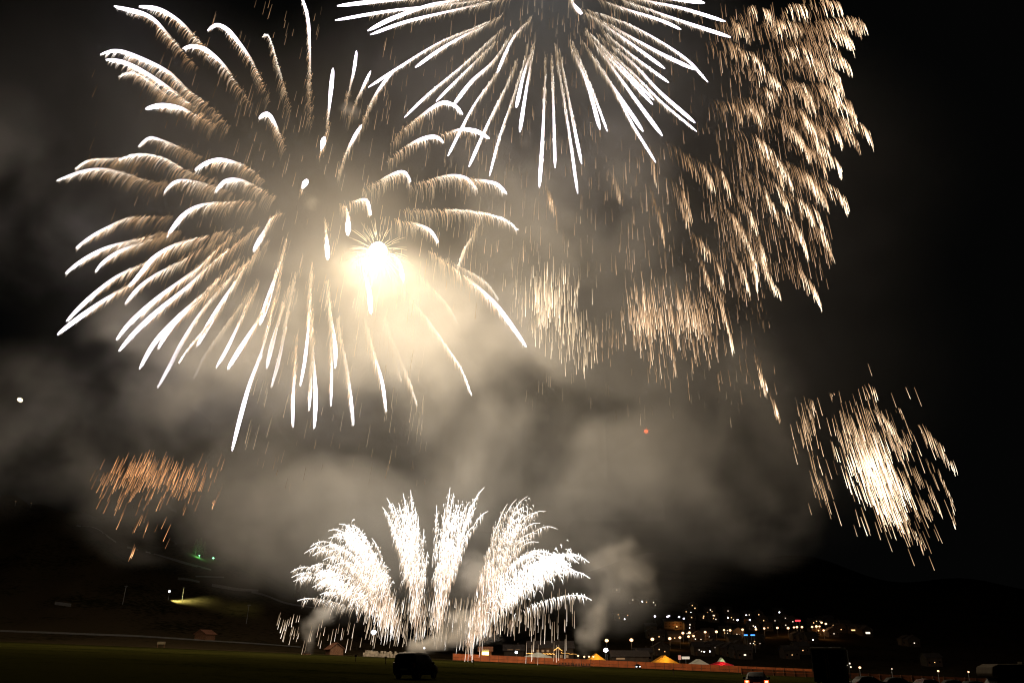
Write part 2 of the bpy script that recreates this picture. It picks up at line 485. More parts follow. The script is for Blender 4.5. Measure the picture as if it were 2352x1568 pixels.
# ---- great white burst on the left -----------------------------------------
LEFT = [  # (path from inside to tip, bristle length, brightness)
 ([(457,153),(433,133),(387,80),(340,37),(262,15)],26,1.5), ([(493,133),(460,97),(417,53),(367,23),(320,15)],28,1.5),
 ([(620,233),(613,213),(583,147),(550,100),(520,67),(497,58),(477,70)],28,1.4), ([(670,253),(653,200),(633,130),(620,88),(611,80),(603,85)],32,0.6),
 ([(716,290),(713,217),(712,133),(707,43),(690,-15)],30,1.0), ([(573,233),(550,200),(517,153),(473,115),(443,107),(420,112)],30,1.5),
 ([(527,290),(477,240),(433,207),(383,163),(307,128),(267,117),(231,125)],40,1.3), ([(500,290),(467,263),(400,210),(333,167),(283,143),(243,137)],40,1.4),
 ([(433,240),(383,217),(333,180),(300,167),(274,175)],36,0.7), ([(490,287),(450,263),(410,247),(367,243),(335,250)],22,1.8),
 ([(657,337),(643,307),(623,270),(610,262),(595,272)],30,1.4), ([(467,360),(417,340),(373,323),(343,318),(317,338)],30,0.8),
 ([(400,420),(350,417),(283,397),(233,388),(187,395),(130,415)],38,0.75), ([(330,372),(277,365),(213,367),(190,376),(172,388)],40,0.55),
 ([(500,417),(433,393),(367,360),(310,355),(273,367)],44,0.7), ([(610,417),(567,383),(513,367),(480,372),(448,390)],36,1.3),
 ([(540,445),(500,430),(433,415),(400,420),(377,442)],38,0.9), ([(633,453),(593,430),(550,413),(517,417),(493,442)],38,1.2),
 ([(590,462),(533,463),(467,470),(423,493),(383,543)],34,1.4), ([(400,497),(377,497),(300,500),(247,523),(207,546),(174,570)],34,0.9),
 ([(420,530),(377,535),(300,553),(240,571),(187,600),(150,628)],34,1.2), ([(400,535),(350,550),(283,573),(240,600),(220,623)],34,0.9),
 ([(370,600),(333,623),(300,650),(233,693),(173,736),(132,768)],26,1.7), ([(430,550),(383,573),(333,603),(267,636),(200,690),(152,738)],30,1.4),
 ([(530,528),(483,540),(417,556),(360,586),(327,623),(297,658)],38,1.3), ([(500,550),(460,573),(417,600),(360,630),(317,663),(287,698)],34,1.0),
 ([(560,520),(517,553),(467,603),(417,643),(360,686),(300,740),(267,780)],36,1.5), ([(600,515),(567,540),(483,606),(433,656),(367,710),(310,763),(273,806)],36,1.6),
 ([(560,585),(520,623),(467,673),(400,736),(353,790),(320,848)],32,1.6), ([(520,645),(483,670),(433,710),(390,756),(363,800)],34,1.2),
 ([(620,550),(583,590),(533,633),(467,710),(420,783),(390,840),(362,891)],30,1.3), ([(600,560),(567,606),(517,683),(477,750),(452,796)],34,1.8),
 ([(520,690),(483,740),(433,800),(410,833)],26,0.7), ([(585,650),(560,690),(517,750),(473,813),(443,873)],32,0.6),
 ([(600,640),(573,690),(527,790),(497,843)],34,0.9), ([(630,660),(610,700),(583,750),(550,803),(523,846)],36,1.5),
 ([(650,600),(637,663),(620,736),(600,810),(573,883),(550,966),(533,1035)],30,1.6), ([(650,487),(632,494),(617,510),(607,533),(582,576)],30,1.7),
 ([(660,540),(650,583),(623,666),(597,746)],30,1.9), ([(667,650),(650,703),(627,783),(612,846)],32,1.4),
 ([(680,620),(667,690),(643,816),(623,890)],34,1.0), ([(684,760),(680,830),(673,916),(673,980)],30,1.1),
 ([(718,600),(713,690),(703,806),(690,886)],34,1.1), ([(715,690),(717,756),(720,823),(725,906),(722,983)],30,1.6),
 ([(720,760),(715,856),(710,943)],30,0.9), ([(761,720),(762,840),(760,933)],28,0.8),
 ([(753,640),(757,683),(760,723),(770,796),(770,846)],28,1.4), ([(748,500),(750,540),(753,596)],16,1.7),
 ([(735,362),(739,340),(745,316)],14,2.4), ([(690,446),(697,428),(705,414)],12,2.4),
 ([(745,345),(750,310),(757,240),(765,157)],22,1.6), ([(790,260),(797,227),(812,167),(819,117)],26,1.1),
 ([(800,275),(814,240),(834,200),(852,163)],30,0.8), ([(825,310),(834,277),(857,227),(884,187),(907,160)],36,0.9),
 ([(778,400),(791,360),(811,320),(831,287)],34,1.1), ([(900,330),(927,297),(971,263),(1014,237),(1044,243),(1063,263)],30,1.3),
 ([(985,325),(1014,310),(1057,298),(1094,302),(1124,318)],22,1.6), ([(890,368),(927,340),(967,320),(1001,315),(1019,328)],30,1.4),
 ([(830,432),(857,423),(894,403),(927,395),(944,417)],44,0.9), ([(940,425),(971,417),(1031,403),(1071,410),(1096,435)],44,0.9),
 ([(1040,412),(1091,412),(1134,420),(1150,430),(1164,445)],34,1.0), ([(785,478),(811,463),(841,460),(851,493)],32,1.2),
 ([(920,482),(984,483),(1067,483),(1151,500),(1192,530)],40,0.65), ([(905,505),(944,510),(984,526),(1007,556)],34,0.8),
 ([(980,570),(1011,593),(1047,618),(1084,646),(1134,693),(1167,736),(1209,796)],34,1.4), ([(1010,590),(1071,620),(1117,650),(1146,690)],34,0.6),
 ([(1096,510),(1084,543),(1064,576),(1051,616)],34,0.7), ([(900,630),(951,696),(984,736),(1031,803),(1061,850),(1084,910)],32,0.65),
 ([(960,630),(997,666),(1031,706),(1051,743)],30,0.5), ([(880,720),(907,790),(927,840),(944,886),(959,933)],34,0.6),
 ([(890,760),(907,823),(922,876)],28,0.5), ([(840,730),(857,800),(877,873),(887,943)],34,1.0),
 ([(775,720),(784,783),(794,823),(804,900),(812,976)],32,1.2), ([(822,580),(834,616),(847,663),(852,720)],22,1.8),
 ([(880,570),(901,583),(917,603),(927,646)],22,1.4), ([(778,466),(791,472),(799,495),(799,540)],16,1.9),
]
cL, YL = (712, 468), 300.0
left_burst = burst('firework_burst', cL, YL, 'huge white willow burst with curved feathery tails, filling the upper left', 'firework')
OL = np.array(left_burst.location)
VIOLET = np.array([0.96, 0.88, 1.0])  # lens colour fringe put into the white heads as a violet tint
for path, bl, br in LEFT:
    C, L = resample(path, 90)
    yf = depth_fn(cL, path[-1], YL, 620)
    S = Sparks()
    n = int(12 + L * 0.42)
    if br > 0.72:
        core(S, C, yf, 1.5 + 2.2 * min(br, 1.9), 0.30, 0.76, 3.0 * br, tip=0.12, col=VIOLET)
    # bright dense bristles next to the head, then long cooling threads
    comb(S, C, L, yf, int(n * 1.9), bl * 0.55, 0.85, 0.36, 0.99, 0.9, 4.2 * br, np.array([1.0, 0.84, 0.66]), WHITE, 0.75, jitter=0.9, lmin=0.15)
    comb(S, C, L, yf, int(n * 0.75), bl * 1.15, 0.6, 0.2, 0.97, 0.85, 3.8 * br, GOLD, WHITE, 0.55, jitter=1.1, gpow=1.2, lmin=0.2)
    comb(S, C, L, yf, int(n * 0.6), bl * 1.3, 0.5, 0.0, 0.8, 0.9, 2.0 * br, COPPER, GOLD, 0.48, jitter=1.8, gpow=0.9, gmin=0.12)
    comb(S, C, L, yf, int(n * 0.3), bl * 1.2, 0.35, 0.0, 0.4, 1.0, 0.8, COPPER, GOLD, 0.45, jitter=4.0, gmin=0.4)
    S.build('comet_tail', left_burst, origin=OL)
S = Sparks()
stray(S, 260, (330, 1150), (180, 700), YL, 60, (14, 46), 0.35, COPPER, 0.5)
stray(S, 120, (560, 1000), (640, 980), YL, 60, (20, 60), 0.45, GOLD, 0.5)
stray(S, 45, (190, 620), (120, 520), YL, 60, (12, 36), 0.35, COPPER, 0.5)
stray(S, 26, (480, 760), (0, 110), YL, 60, (12, 40), 0.3, COPPER, 0.5)
stray(S, 40, (520, 980), (950, 1110), YL, 60, (10, 34), 0.25, COPPER, 0.5)
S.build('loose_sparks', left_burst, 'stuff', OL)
for (lx, ly, k) in ((390, 690, 1.3), (800, 760, 1.3), (1050, 740, 1.5), (1280, 540, 1.2), (640, 330, 0.1)):   # added lamps before the smoke, spread out to even its light
    lamp('burst_glow', U(lx, ly, YL - 78), BURST_P * k, (1.0, 0.78, 0.52), 6, left_burst)

# ---- white spoke burst cut by the top edge ----------------------------------
TOP = [
 [(1140,-40),(1000,-10),(880,2),(775,14)], [(1160,-25),(1080,3),(900,25),(770,47)], [(1150,-22),(1034,3),(984,13),(901,43),(845,71)],
 [(1180,-12),(1144,0),(1051,22),(934,50),(851,80)], [(1157,33),(1100,60),(1010,98),(917,155),(846,201)], [(1147,40),(1084,73),(1017,110),(954,155)],
 [(1164,57),(1067,147),(984,217),(929,270)], [(1144,90),(1067,167),(1002,233)], [(1181,67),(1134,140),(1084,187),(1041,242)],
 [(1221,38),(1177,90),(1142,167)], [(1170,120),(1134,177),(1084,250),(1029,358)], [(1190,130),(1171,180),(1117,293),(1077,383)],
 [(1212,100),(1204,140),(1181,217),(1147,317),(1124,405)], [(1226,103),(1204,167),(1186,247)], [(1228,95),(1207,217),(1194,303)],
 [(1254,123),(1247,300),(1239,430)], [(1267,123),(1271,233),(1275,385)], [(1276,100),(1284,160),(1304,283),(1327,445)],
 [(1284,110),(1314,267),(1336,377)], [(1307,90),(1351,200),(1378,297)], [(1315,95),(1361,210),(1395,302)],
 [(1337,93),(1401,187),(1451,283),(1506,373)], [(1345,110),(1417,213),(1477,302)], [(1344,67),(1451,217),(1521,312)],
 [(1360,90),(1434,170),(1499,240)], [(1340,60),(1417,143),(1502,230)], [(1374,63),(1451,127),(1536,190)],
 [(1334,20),(1434,90),(1527,158)], [(1331,17),(1451,60),(1568,130),(1626,189)], [(1374,80),(1451,143),(1517,213),(1596,282)],
 [(1380,100),(1451,165),(1520,235),(1600,302)], [(1360,35),(1417,67),(1517,123),(1595,160)], [(1400,-12),(1484,20),(1568,50),(1678,86)],
 [(1400,-22),(1490,3),(1568,20),(1666,50)], [(1420,-35),(1500,-10),(1618,7)], [(1370,-5),(1434,20),(1517,47),(1564,68)],
 [(1306,-18),(1317,10),(1336,32)], [(1230,-90),(1200,-130),(1150,-200)], [(1290,-90),(1330,-150),(1380,-210)], [(1260,-100),(1262,-160),(1265,-230)],
]
cT, YT = (1264, -35), 300.0
top_burst = burst('firework_burst', cT, YT, 'white burst of straight radiating spokes cut by the top edge', 'firework')
OT = np.array(top_burst.location)
for path in TOP:
    C, L = resample(path, 80)
    yf = depth_fn(cT, path[-1], YT, 560)
    S = Sparks()
    w = rng.uniform(2.5, 4.6)
    core(S, C, yf, w, 0.06, 0.84, 4.0, tip=0.25, col=VIOLET)
    n = int(10 + L * 0.5)
    comb(S, C, L, yf, int(n * 1.2), 17, 0.9, 0.10, 0.96, 0.9, 4.0, np.array([1.0, 0.84, 0.66]), WHITE, 0.62, jitter=1.2, gmin=0.25)
    comb(S, C, L, yf, int(n * 0.9), 26, 0.6, 0.0, 0.8, 0.9, 2.0, GOLD, WHITE, 0.48, jitter=1.8, gmin=0.3)
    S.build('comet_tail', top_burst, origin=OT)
S = Sparks()
stray(S, 230, (880, 1640), (10, 300), YT, 60, (10, 34), 0.5, COPPER, 0.5)
stray(S, 60, (1180, 1420), (-10, 90), YT, 40, (10, 30), 0.5, GOLD, 0.5)
S.build('loose_sparks', top_burst, 'stuff', OT)
lamp('burst_glow', U(cT[0], cT[1] - 70, YT), TOP_P, (0.97, 0.97, 1.0), 4, top_burst)

# ---- copper rain on the right -----------------------------------------------
RIGHT = [
 [(1868,7),(1921,3),(1933,20)], [(1840,52),(1918,43),(1961,38),(1985,56)], [(1830,90),(1878,83),(1928,72),(1960,96)],
 [(1765,67),(1801,50),(1831,55)], [(1678,60),(1698,53),(1715,72)], [(1675,117),(1711,115),(1741,133),(1753,148)],
 [(1831,130),(1885,122),(1931,130),(1950,148)], [(1801,143),(1851,133),(1891,143),(1918,163),(1930,182)], [(1741,200),(1761,203),(1780,220)],
 [(1781,203),(1835,190),(1858,213),(1868,238)], [(1868,193),(1901,193),(1921,215)], [(1881,230),(1928,233),(1955,247),(1965,265)],
 [(1880,262),(1918,267),(1961,277),(1988,293),(2000,315)], [(1695,237),(1728,243),(1743,263)], [(1755,260),(1801,280),(1835,310),(1851,340)],
 [(1808,240),(1845,263),(1868,290),(1873,310)], [(1888,293),(1915,293),(1930,316)], [(1861,333),(1888,343),(1918,363),(1928,385)],
 [(1735,337),(1768,353),(1801,383),(1816,418)], [(1811,373),(1841,390),(1868,417),(1878,440)], [(1868,397),(1901,420),(1928,440),(1943,465)],
 [(1591,357),(1618,383),(1638,413)], [(1641,377),(1661,397),(1673,422)], [(1718,397),(1748,420),(1775,467),(1786,495)],
 [(1755,397),(1788,427),(1806,465)], [(1808,443),(1845,463),(1865,495)], [(1845,460),(1875,483),(1887,510)], [(1556,420),(1570,443),(1583,477)],
 [(1698,510),(1735,560),(1755,603),(1768,633),(1788,665)], [(1678,560),(1698,600),(1713,633),(1716,650)], [(1638,580),(1651,610),(1660,635)],
 [(1605,583),(1618,616),(1626,640)], [(1618,620),(1648,676),(1665,720),(1675,760),(1680,785)], [(1711,565),(1731,610),(1738,640)],
 [(1811,593),(1841,623),(1868,656),(1882,690)], [(1738,533),(1758,590)], [(1821,510),(1845,548),(1850,568)], [(1870,510),(1895,545),(1905,570)],
 [(1738,813),(1745,853),(1757,878)], [(1772,910),(1784,938)], [(1655,470),(1690,500),(1712,540)], [(1690,520),(1720,560),(1735,600)],
 [(1500,440),(1512,480),(1525,540)], [(1552,430),(1568,470),(1580,500)], [(1492,330),(1500,370),(1505,400)], [(1790,40),(1815,10),(1850,12)],
 [(1700,150),(1760,165),(1790,190)], [(1850,300),(1880,320),(1905,352)], [(1700,300),(1740,315),(1775,345)], [(1790,480),(1822,505),(1840,535)],
 [(1410,400),(1425,440)], [(1255,430),(1270,460)], [(1600,540),(1630,575)], [(1780,120),(1830,105),(1862,118)], [(1700,30),(1730,12),(1765,25)],
 [(1860,160),(1895,170),(1925,195)], [(1690,440),(1715,470),(1735,510)],
]
cR, YR = (1400, 190), 290.0
right_burst = burst('firework_burst', cR, YR, 'copper burst of hanging spark combs down the right side', 'firework')
OR = np.array(right_burst.location)
HOT = np.array([1.0, 0.82, 0.58])
EXTRA = []
for path in RIGHT[:22]:      # dimmer stars between and behind the bright ones
    ox, oy = rng.uniform(-46, 10), rng.uniform(-26, 26)
    EXTRA.append(([(x + ox, y + oy) for x, y in path], 0.42))
for path, dim in [(p, 1.0) for p in RIGHT] + EXTRA:
    (ax, ay), (bx_, by_) = path[0], path[1]
    k = min(1.6, 26 / (math.hypot(bx_ - ax, by_ - ay) + 1))
    path = [(ax - (bx_ - ax) * k - 4, ay - (by_ - ay) * k * 0.6 + 1)] + list(path)     # the cooled inner end of the trail
    C, L = resample(path, 60)
    yf0 = depth_fn(cR, path[-1], YR, 640)
    zf = float(yf0(1.0)); yf = lambda t, zf=zf: np.full(np.shape(t), zf)
    far = min(1.0, max(0.4, (path[-1][0] - 1400) / 420)) * dim
    S = Sparks()
    n = int(6 + L * 0.17)
    comb(S, C, L, yf, n, 40, 0.35, 0.0, 1.0, 0.85, 1.5 * (0.4 + 0.7 * far), COPPER, HOT, 0.50, tipdown=True, jitter=1.8, lpow=0.12, lmin=0.15, gpow=1.2, gmin=0.28)
    comb(S, C, L, yf, int(n * 0.55), 36, 0.3, 0.45, 1.0, 0.9, 3.6 * far, COPPER, HOT, 0.56, tipdown=True, jitter=1.6, lpow=0.1, lmin=0.2, gpow=1.2, gmin=0.3)
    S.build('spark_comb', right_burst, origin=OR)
S = Sparks()
stray(S, 520, (1640, 1900), (0, 640), YR, 60, (18, 56), 0.75, COPPER, 0.48)
stray(S, 230, (1430, 1720), (330, 780), YR - 15, 30, (16, 54), 0.8, COPPER, 0.48)
stray(S, 190, (1060, 1480), (280, 640), YR - 20, 30, (14, 44), 0.6, COPPER, 0.46)
stray(S, 40, (1690, 1780), (640, 900), YR, 30, (8, 34), 0.5, COPPER, 0.5)
stray(S, 40, (1200, 1700), (820, 960), YR, 60, (8, 34), 0.4, GOLD, 0.5)
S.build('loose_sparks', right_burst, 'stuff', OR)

# ---- smaller clusters of falling sparks -------------------------------------
def cluster(label, c, Y0, blobs, extra, cool, heat, hot=np.array([1.0, 0.84, 0.62])):
    o = burst('falling_sparks', c, Y0, label, 'firework')
    O = np.array(o.location)
    for (n, gx, sx, gy, sy, L0, L1, h, sl) in blobs:
        S = Sparks()
        stray(S, n, (gx, sx), (gy, sy), Y0, 25, (L0, L1), h * heat * 1.15, cool, 0.50, sl, True, 5, hot)
        S.build('spark_shower', o, 'stuff', O)
    for path, n, ln, h in extra:
        C, L = resample(path, 40)
        S = Sparks()
        yf = lambda t: np.full(np.shape(t), Y0 + rng.uniform(-20, 20))
        comb(S, C, L, yf, n, ln, 0.3, 0, 1, 0.9, h * heat * 1.3, cool, hot, 0.55, tipdown=True, jitter=2.0, lpow=0.2, lmin=0.2, gpow=1.0, gmin=0.4)
        S.build('spark_comb', o, origin=O)
    return o

cluster('dense golden spark curtain hanging in the smoke right of the blinding flash', (1275, 690), 262,
        [(150, 1258, 26, 655, 28, 26, 60, 1.6, 0.02), (120, 1285, 32, 705, 30, 24, 58, 1.2, 0.02), (60, 1330, 24, 760, 24, 20, 60, 1.1, 0.05), (60, 1240, 55, 640, 60, 14, 40, 0.7, 0)],
        [([(1332, 610), (1325, 650), (1318, 690)], 14, 40, 1.4), ([(1246, 700), (1236, 735)], 10, 28, 1.1), ([(1350, 780), (1341, 830)], 10, 40, 1.2)], GOLD, 1.0)
cluster('copper spark curtain below centre right, between golden curtain and hanging combs', (1535, 730), 262,
        [(130, 1480, 24, 715, 34, 24, 60, 1.3, 0.05), (150, 1545, 40, 715, 30, 24, 60, 1.4, 0.03), (70, 1610, 28, 720, 32, 24, 60, 1.0, 0.06), (40, 1400, 30, 770, 28, 14, 40, 0.7, 0), (50, 1560, 60, 810, 36, 14, 40, 0.7, 0.03)],
        [([(1460, 620), (1462, 680)], 10, 40, 0.8), ([(1552, 640), (1560, 690)], 14, 50, 1.0), ([(1545, 790), (1550, 850)], 8, 40, 1.2)], COPPER, 1.0)
cluster('compact bright spark burst low on the far right', (2020, 1070), 300,
        [(190, 1992, 24, 1045, 32, 30, 64, 3.6, 0.10), (150, 2028, 24, 1115, 36, 30, 64, 3.4, 0.12), (70, 2010, 50, 1080, 66, 24, 64, 1.2, 0.10), (110, 1965, 26, 975, 34, 26, 54, 1.4, 0.05), (70, 2085, 40, 1145, 46, 26, 54, 1.1, 0.12), (46, 1850, 16, 975, 36, 22, 50, 1.2, 0.05), (18, 1880, 16, 1100, 40, 24, 60, 1.3, 0.1), (70, 2030, 40, 1010, 40, 24, 54, 1.4, 0.1)],
        [([(1990, 945), (2020, 945), (2052, 985)], 26, 36, 2.0), ([(1985, 890), (2000, 880), (2008, 900)], 12, 30, 1.6), ([(2075, 990), (2115, 975), (2150, 1010), (2185, 1060)], 34, 46, 1.6), ([(2120, 1050), (2155, 1080), (2185, 1150), (2190, 1195)], 26, 30, 1.4),
         ([(1905, 905), (1912, 900)], 5, 22, 1.2), ([(2055, 935), (2070, 940)], 7, 24, 1.0), ([(2010, 985), (2050, 990), (2090, 1030)], 22, 40, 1.4), ([(2040, 1180), (2090, 1210), (2125, 1260)], 18, 36, 1.6), ([(1860, 905), (1866, 930)], 7, 40, 1.6), ([(2090, 1070), (2130, 1110), (2160, 1170)], 22, 38, 1.3)], np.array([1.0, 0.57, 0.27]), 0.9)
cluster('fading orange spark cloud low on the left above the dark hillside', (365, 1090), 258,
        [(120, 330, 40, 1070, 14, 20, 40, 0.75, -0.08), (110, 390, 50, 1080, 20, 20, 44, 0.7, -0.06), (50, 300, 40, 1080, 22, 20, 44, 0.55, -0.1), (26, 440, 36, 1110, 22, 20, 40, 0.5, -0.05), (12, 300, 26, 1150, 22, 20, 44, 0.6, -0.05), (9, 350, 36, 1175, 26, 20, 50, 0.6, -0.1)],
        [([(354, 1030), (344, 1060)], 8, 24, 0.8), ([(310, 1252), (307, 1262)], 4, 38, 1.3), ([(495, 1140), (492, 1150)], 4, 24, 0.8), ([(343, 1195), (339, 1205)], 5, 34, 0.8)], ORANGE, 1.15, np.array([1.0, 0.6, 0.3]))

# ---- blinding flash -----------------------------------------------------------
cF, YF = (868, 578), 300.0
flash = burst('firework_flash', cF, YF, 'blinding white flash with fine rays in the middle of the smoke', 'firework')
OF = np.array(flash.location)
MB().ball((0, 0, 0), 3.6, 24, 14, (1.0, 0.9, 1.05)).build('fireball', M['flash'], flash, True)
S = Sparks()
n = 90
a = rng.uniform(0, 2 * math.pi, n); r0 = rng.uniform(14, 40, n); r1 = r0 + rng.uniform(14, 56, n)
s = np.linspace(0, 1, 5)[None, :]
rr = r0[:, None] + (r1 - r0)[:, None] * s
P = np.stack([cF[0] + rr * np.cos(a)[:, None], cF[1] + rr * np.sin(a)[:, None] + 6 * s ** 2], -1)
b = 1.8 * (1.1 - s) * rng.uniform(0.4, 1.2, (n, 1))
S.add(P, YF + rng.uniform(-14, 14, (n, 1)) * s, np.full((n, 5), 0.4), b[..., None] * np.array([1.0, 0.85, 0.6]))
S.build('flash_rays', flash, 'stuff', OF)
lamp('flash_glow', U(cF[0], cF[1], YF - 7), FLASH_P, (1.0, 0.75, 0.46), 2.5, flash)

# ---- mine fountains over the field ---------------------------------------------
def z1(x, y):      # coordinates read off an enlargement
    return (604 + x * 0.3425, 1074 + y * 0.3425)

FOUNT = [
 ('lowest left mine fountain of white comets, leaning farthest left', (870, 1030),
  [(185,700),(190,735),(205,760),(275,575),(330,590),(400,620),(540,640),(330,800),(230,890),(300,680),(420,690),(480,650),(640,730),(380,850),(350,720),(590,700)], 1.0, (520, 770)),
 ('second mine fountain from the left, bending left over its lower neighbour', (915, 1060),
  [(315,530),(440,420),(510,375),(400,535),(455,560),(590,380),(640,440),(470,450),(730,470),(560,440),(690,520),(440,470),(600,500)], 1.15, (660, 530)),
 ('narrow upright mine fountain left of the middle gap', (1050, 1060),
  [(800,262),(830,200),(870,240),(940,170),(990,150),(840,360),(910,235),(1040,320),(1080,410),(970,240),(1105,560),(880,420),(1020,260)], 1.3, (980, 420)),
 ('tall mine fountain right of the middle gap with one arching comet', (1165, 1070),
  [(1165,250),(1255,130),(1280,170),(1485,130),(1510,290),(1440,200),(1220,270),(1330,240),(1430,265),(1400,330),(1300,270),(1380,230),(1360,480),(1410,390)], 1.3, (1270, 400)),
 ('widest grainy mine fountain fanning up to the right', (1390, 1130),
  [(1775,190),(1700,210),(1895,290),(1830,300),(1975,410),(1860,370),(1840,440),(1890,570),(1640,240),(1750,260),(1720,330),(1800,480),(1600,330),(1850,500)], 0.85, (1680, 400)),
 ('brightest mine fountain sweeping low to the far right', (1340, 1180),
  [(2190,635),(2195,740),(2205,885),(2070,660),(1950,590),(2010,640),(2100,700),(1900,600),(2040,720),(1980,690),(2120,640),(1840,600)], 1.6, (1850, 700)),
]
YM = 280.0
for label, base, tips, heat, dense in FOUNT:
    bx, by = z1(*base)
    gx, gy = z1(*dense)
    bp = U(bx, 1508, YM)
    o = empty('mine_fountain', (bp[0], YM, float(terrain(bp[0], YM))), label, 'firework', 'mine fountains over the field')
    O = np.array(o.location)
    big = max(math.hypot(x - base[0], y - base[1]) for x, y in tips) * 0.3425
    for k, tp in enumerate(tips):
        tx, ty = z1(*tp)
        dx, dy = tx - bx, ty - by
        lean = abs(dx) / (abs(dy) + 60)
        qx, qy = bx + dx * (0.55 + 0.12 * lean), by + dy * (0.66 + 0.80 * min(lean, 1.0))
        tt = np.linspace(0, 1, 9)[:, None]
        C, L = resample(np.array([(bx, by)]) * (1 - tt) ** 2 + 2 * tt * (1 - tt) * np.array([(qx, qy)]) + tt ** 2 * np.array([(tx, ty)]), 80)
        yo = float(rng.uniform(-14, 14))
        yf = lambda t, yo=yo: YM + yo * np.asarray(t, float)
        S = Sparks()
        core(S, C, yf, 0.55, 0.74, 0.9, 2.0 * heat, tip=0.25, m=14)
        comb(S, C, L, yf, int(18 + L * 0.16), 13, 0.5, 0.58, 1.0, 0.9, 2.0 * heat, GOLD, WHITE, 0.42, jitter=0.6, gmin=0.3)
        comb(S, C, L, yf, int(6 + L * 0.30), 46, 0.3, 0.40, 0.95, 0.8, 2.1 * heat, GOLD, WHITE, 0.42, jitter=3.0, gmin=0.35, gpow=1.0)
        comb(S, C, L, yf, int(4 + L * 0.05), 30, 0.2, 0.05, 0.5, 1.0, 1.0, COPPER, WHITE, 0.4, tipdown=True, jitter=5, gmin=0.7, gpow=0.6)
        S.build('comet_tail', o, origin=O)
    # the bright heart of the fan
    S = Sparks()
    C, L = resample([(bx, by), ((bx + gx) / 2 - (gx - bx) * 0.12, (by + gy) / 2 - 6), (gx, gy), (gx + (gx - bx) * 0.38, gy + (gy - by) * 0.22 - 6)], 80)
    yf = lambda t: YM + rng.uniform(-12, 12, np.shape(t))
    comb(S, C, L, yf, int(290 * heat), 40, 0.6, 0.36, 0.97, 0.85, 4.6 * heat, GOLD, WHITE, 0.60, jitter=8 + 3 * heat, gmin=0.2, lmin=0.4)
    comb(S, C, L, yf, 170, 42, 0.3, 0.08, 0.9, 0.9, 2.8, GOLD, WHITE, 0.46, jitter=11, gmin=0.4, gpow=0.9, tipdown=True)
    comb(S, C, L, yf, 80, 46, 0.12, 0.0, 0.5, 1.0, 2.0, GOLD, WHITE, 0.45, jitter=11, gmin=0.8, gpow=0.5, tipdown=True)
    S.build('spark_shower', o, 'stuff', O)
    lamp('fountain_glow', U(gx, gy, YM), FOUNT_P * heat, (1.0, 0.93, 0.82), 4, o)

def rain(label, n, xr, yr, lr):
    c = ((xr[0] + xr[1]) / 2, yr[1])
    o = burst('falling_sparks', c, YM, label)
    S = Sparks()
    stray(S, n, xr, yr, YM, 12, lr, 1.3, GOLD, 0.45)
    S.build('spark_shower', o, 'stuff', np.array(o.location))
rain('thin rain of vertical sparks falling left of the lowest left fountain', 26, (640, 690), (1405, 1460), (14, 34))
rain('rain of long vertical sparks falling before the dark sky right of the fountains', 42, (1210, 1320), (1350, 1440), (20, 52))
rain('dense rain of gold and white sparks between the fountain stems above the grass', 190, (838, 1105), (1370, 1452), (16, 46))
rain('curtain of sparks dripping below the low right fountain before the lit window', 90, (1100, 1235), (1375, 1440), (16, 46))
rain('few long sparks landing on the grass before the orange fence', 10, (1200, 1315), (1455, 1485), (30, 50))
rain('scattered vertical sparks dropping around the small wooden hut', 22, (690, 840), (1420, 1470), (14, 40))

# ---- red star and moon ------------------------------------------------------------
p = U(1484, 990, 320)
rs = empty('red_flare', p, 'single small red orange star burning in the smoke right of centre', 'flare')
MB().ball((0, 0, 0), 0.75, 10, 6).build('burning_star', lit('red_star', (1.0, 0.16, 0.05), 1.6), rs, True)
mb = MB()
for k in range(6):
    a = k * 1.05 + 0.4
    mb.tube([(0.5 * math.cos(a), 0, 0.5 * math.sin(a)), (1.7 * math.cos(a), 0, 1.7 * math.sin(a))], [0.2, 0.03], 5)
mb.build('flare_spikes', lit('red_spikes', (1.0, 0.16, 0.06), 0.6), rs)
pm = U(46, 918, 5200)
mo = MB(); mo.ball((0, 0, 0), 5200 / K * 7.5, 24, 14, (0.85, 0.8, 0.62))
m_ = mo.build('moon', M['moon'], None, True); m_.location = [float(v) for v in pm]; m_.rotation_euler = (0, R(25), 0)
tag(m_, 'small pale yellow moon low in the smoky sky at the left edge', 'moon')
# ------------------------------------------------------------------ smoke
def smoke_mat(name, col, density, aniso=0.0):
    m, n, l = new_mat(name)
    out = n.new('ShaderNodeOutputMaterial')
    pv = n.new('ShaderNodeVolumePrincipled')
    pv.inputs['Color'].default_value = (*col, 1)
    pv.inputs['Density'].default_value = density
    pv.inputs['Density Attribute'].default_value = 'density'
    pv.inputs['Anisotropy'].default_value = aniso
    l.new(pv.outputs['Volume'], out.inputs['Volume'])
    return m

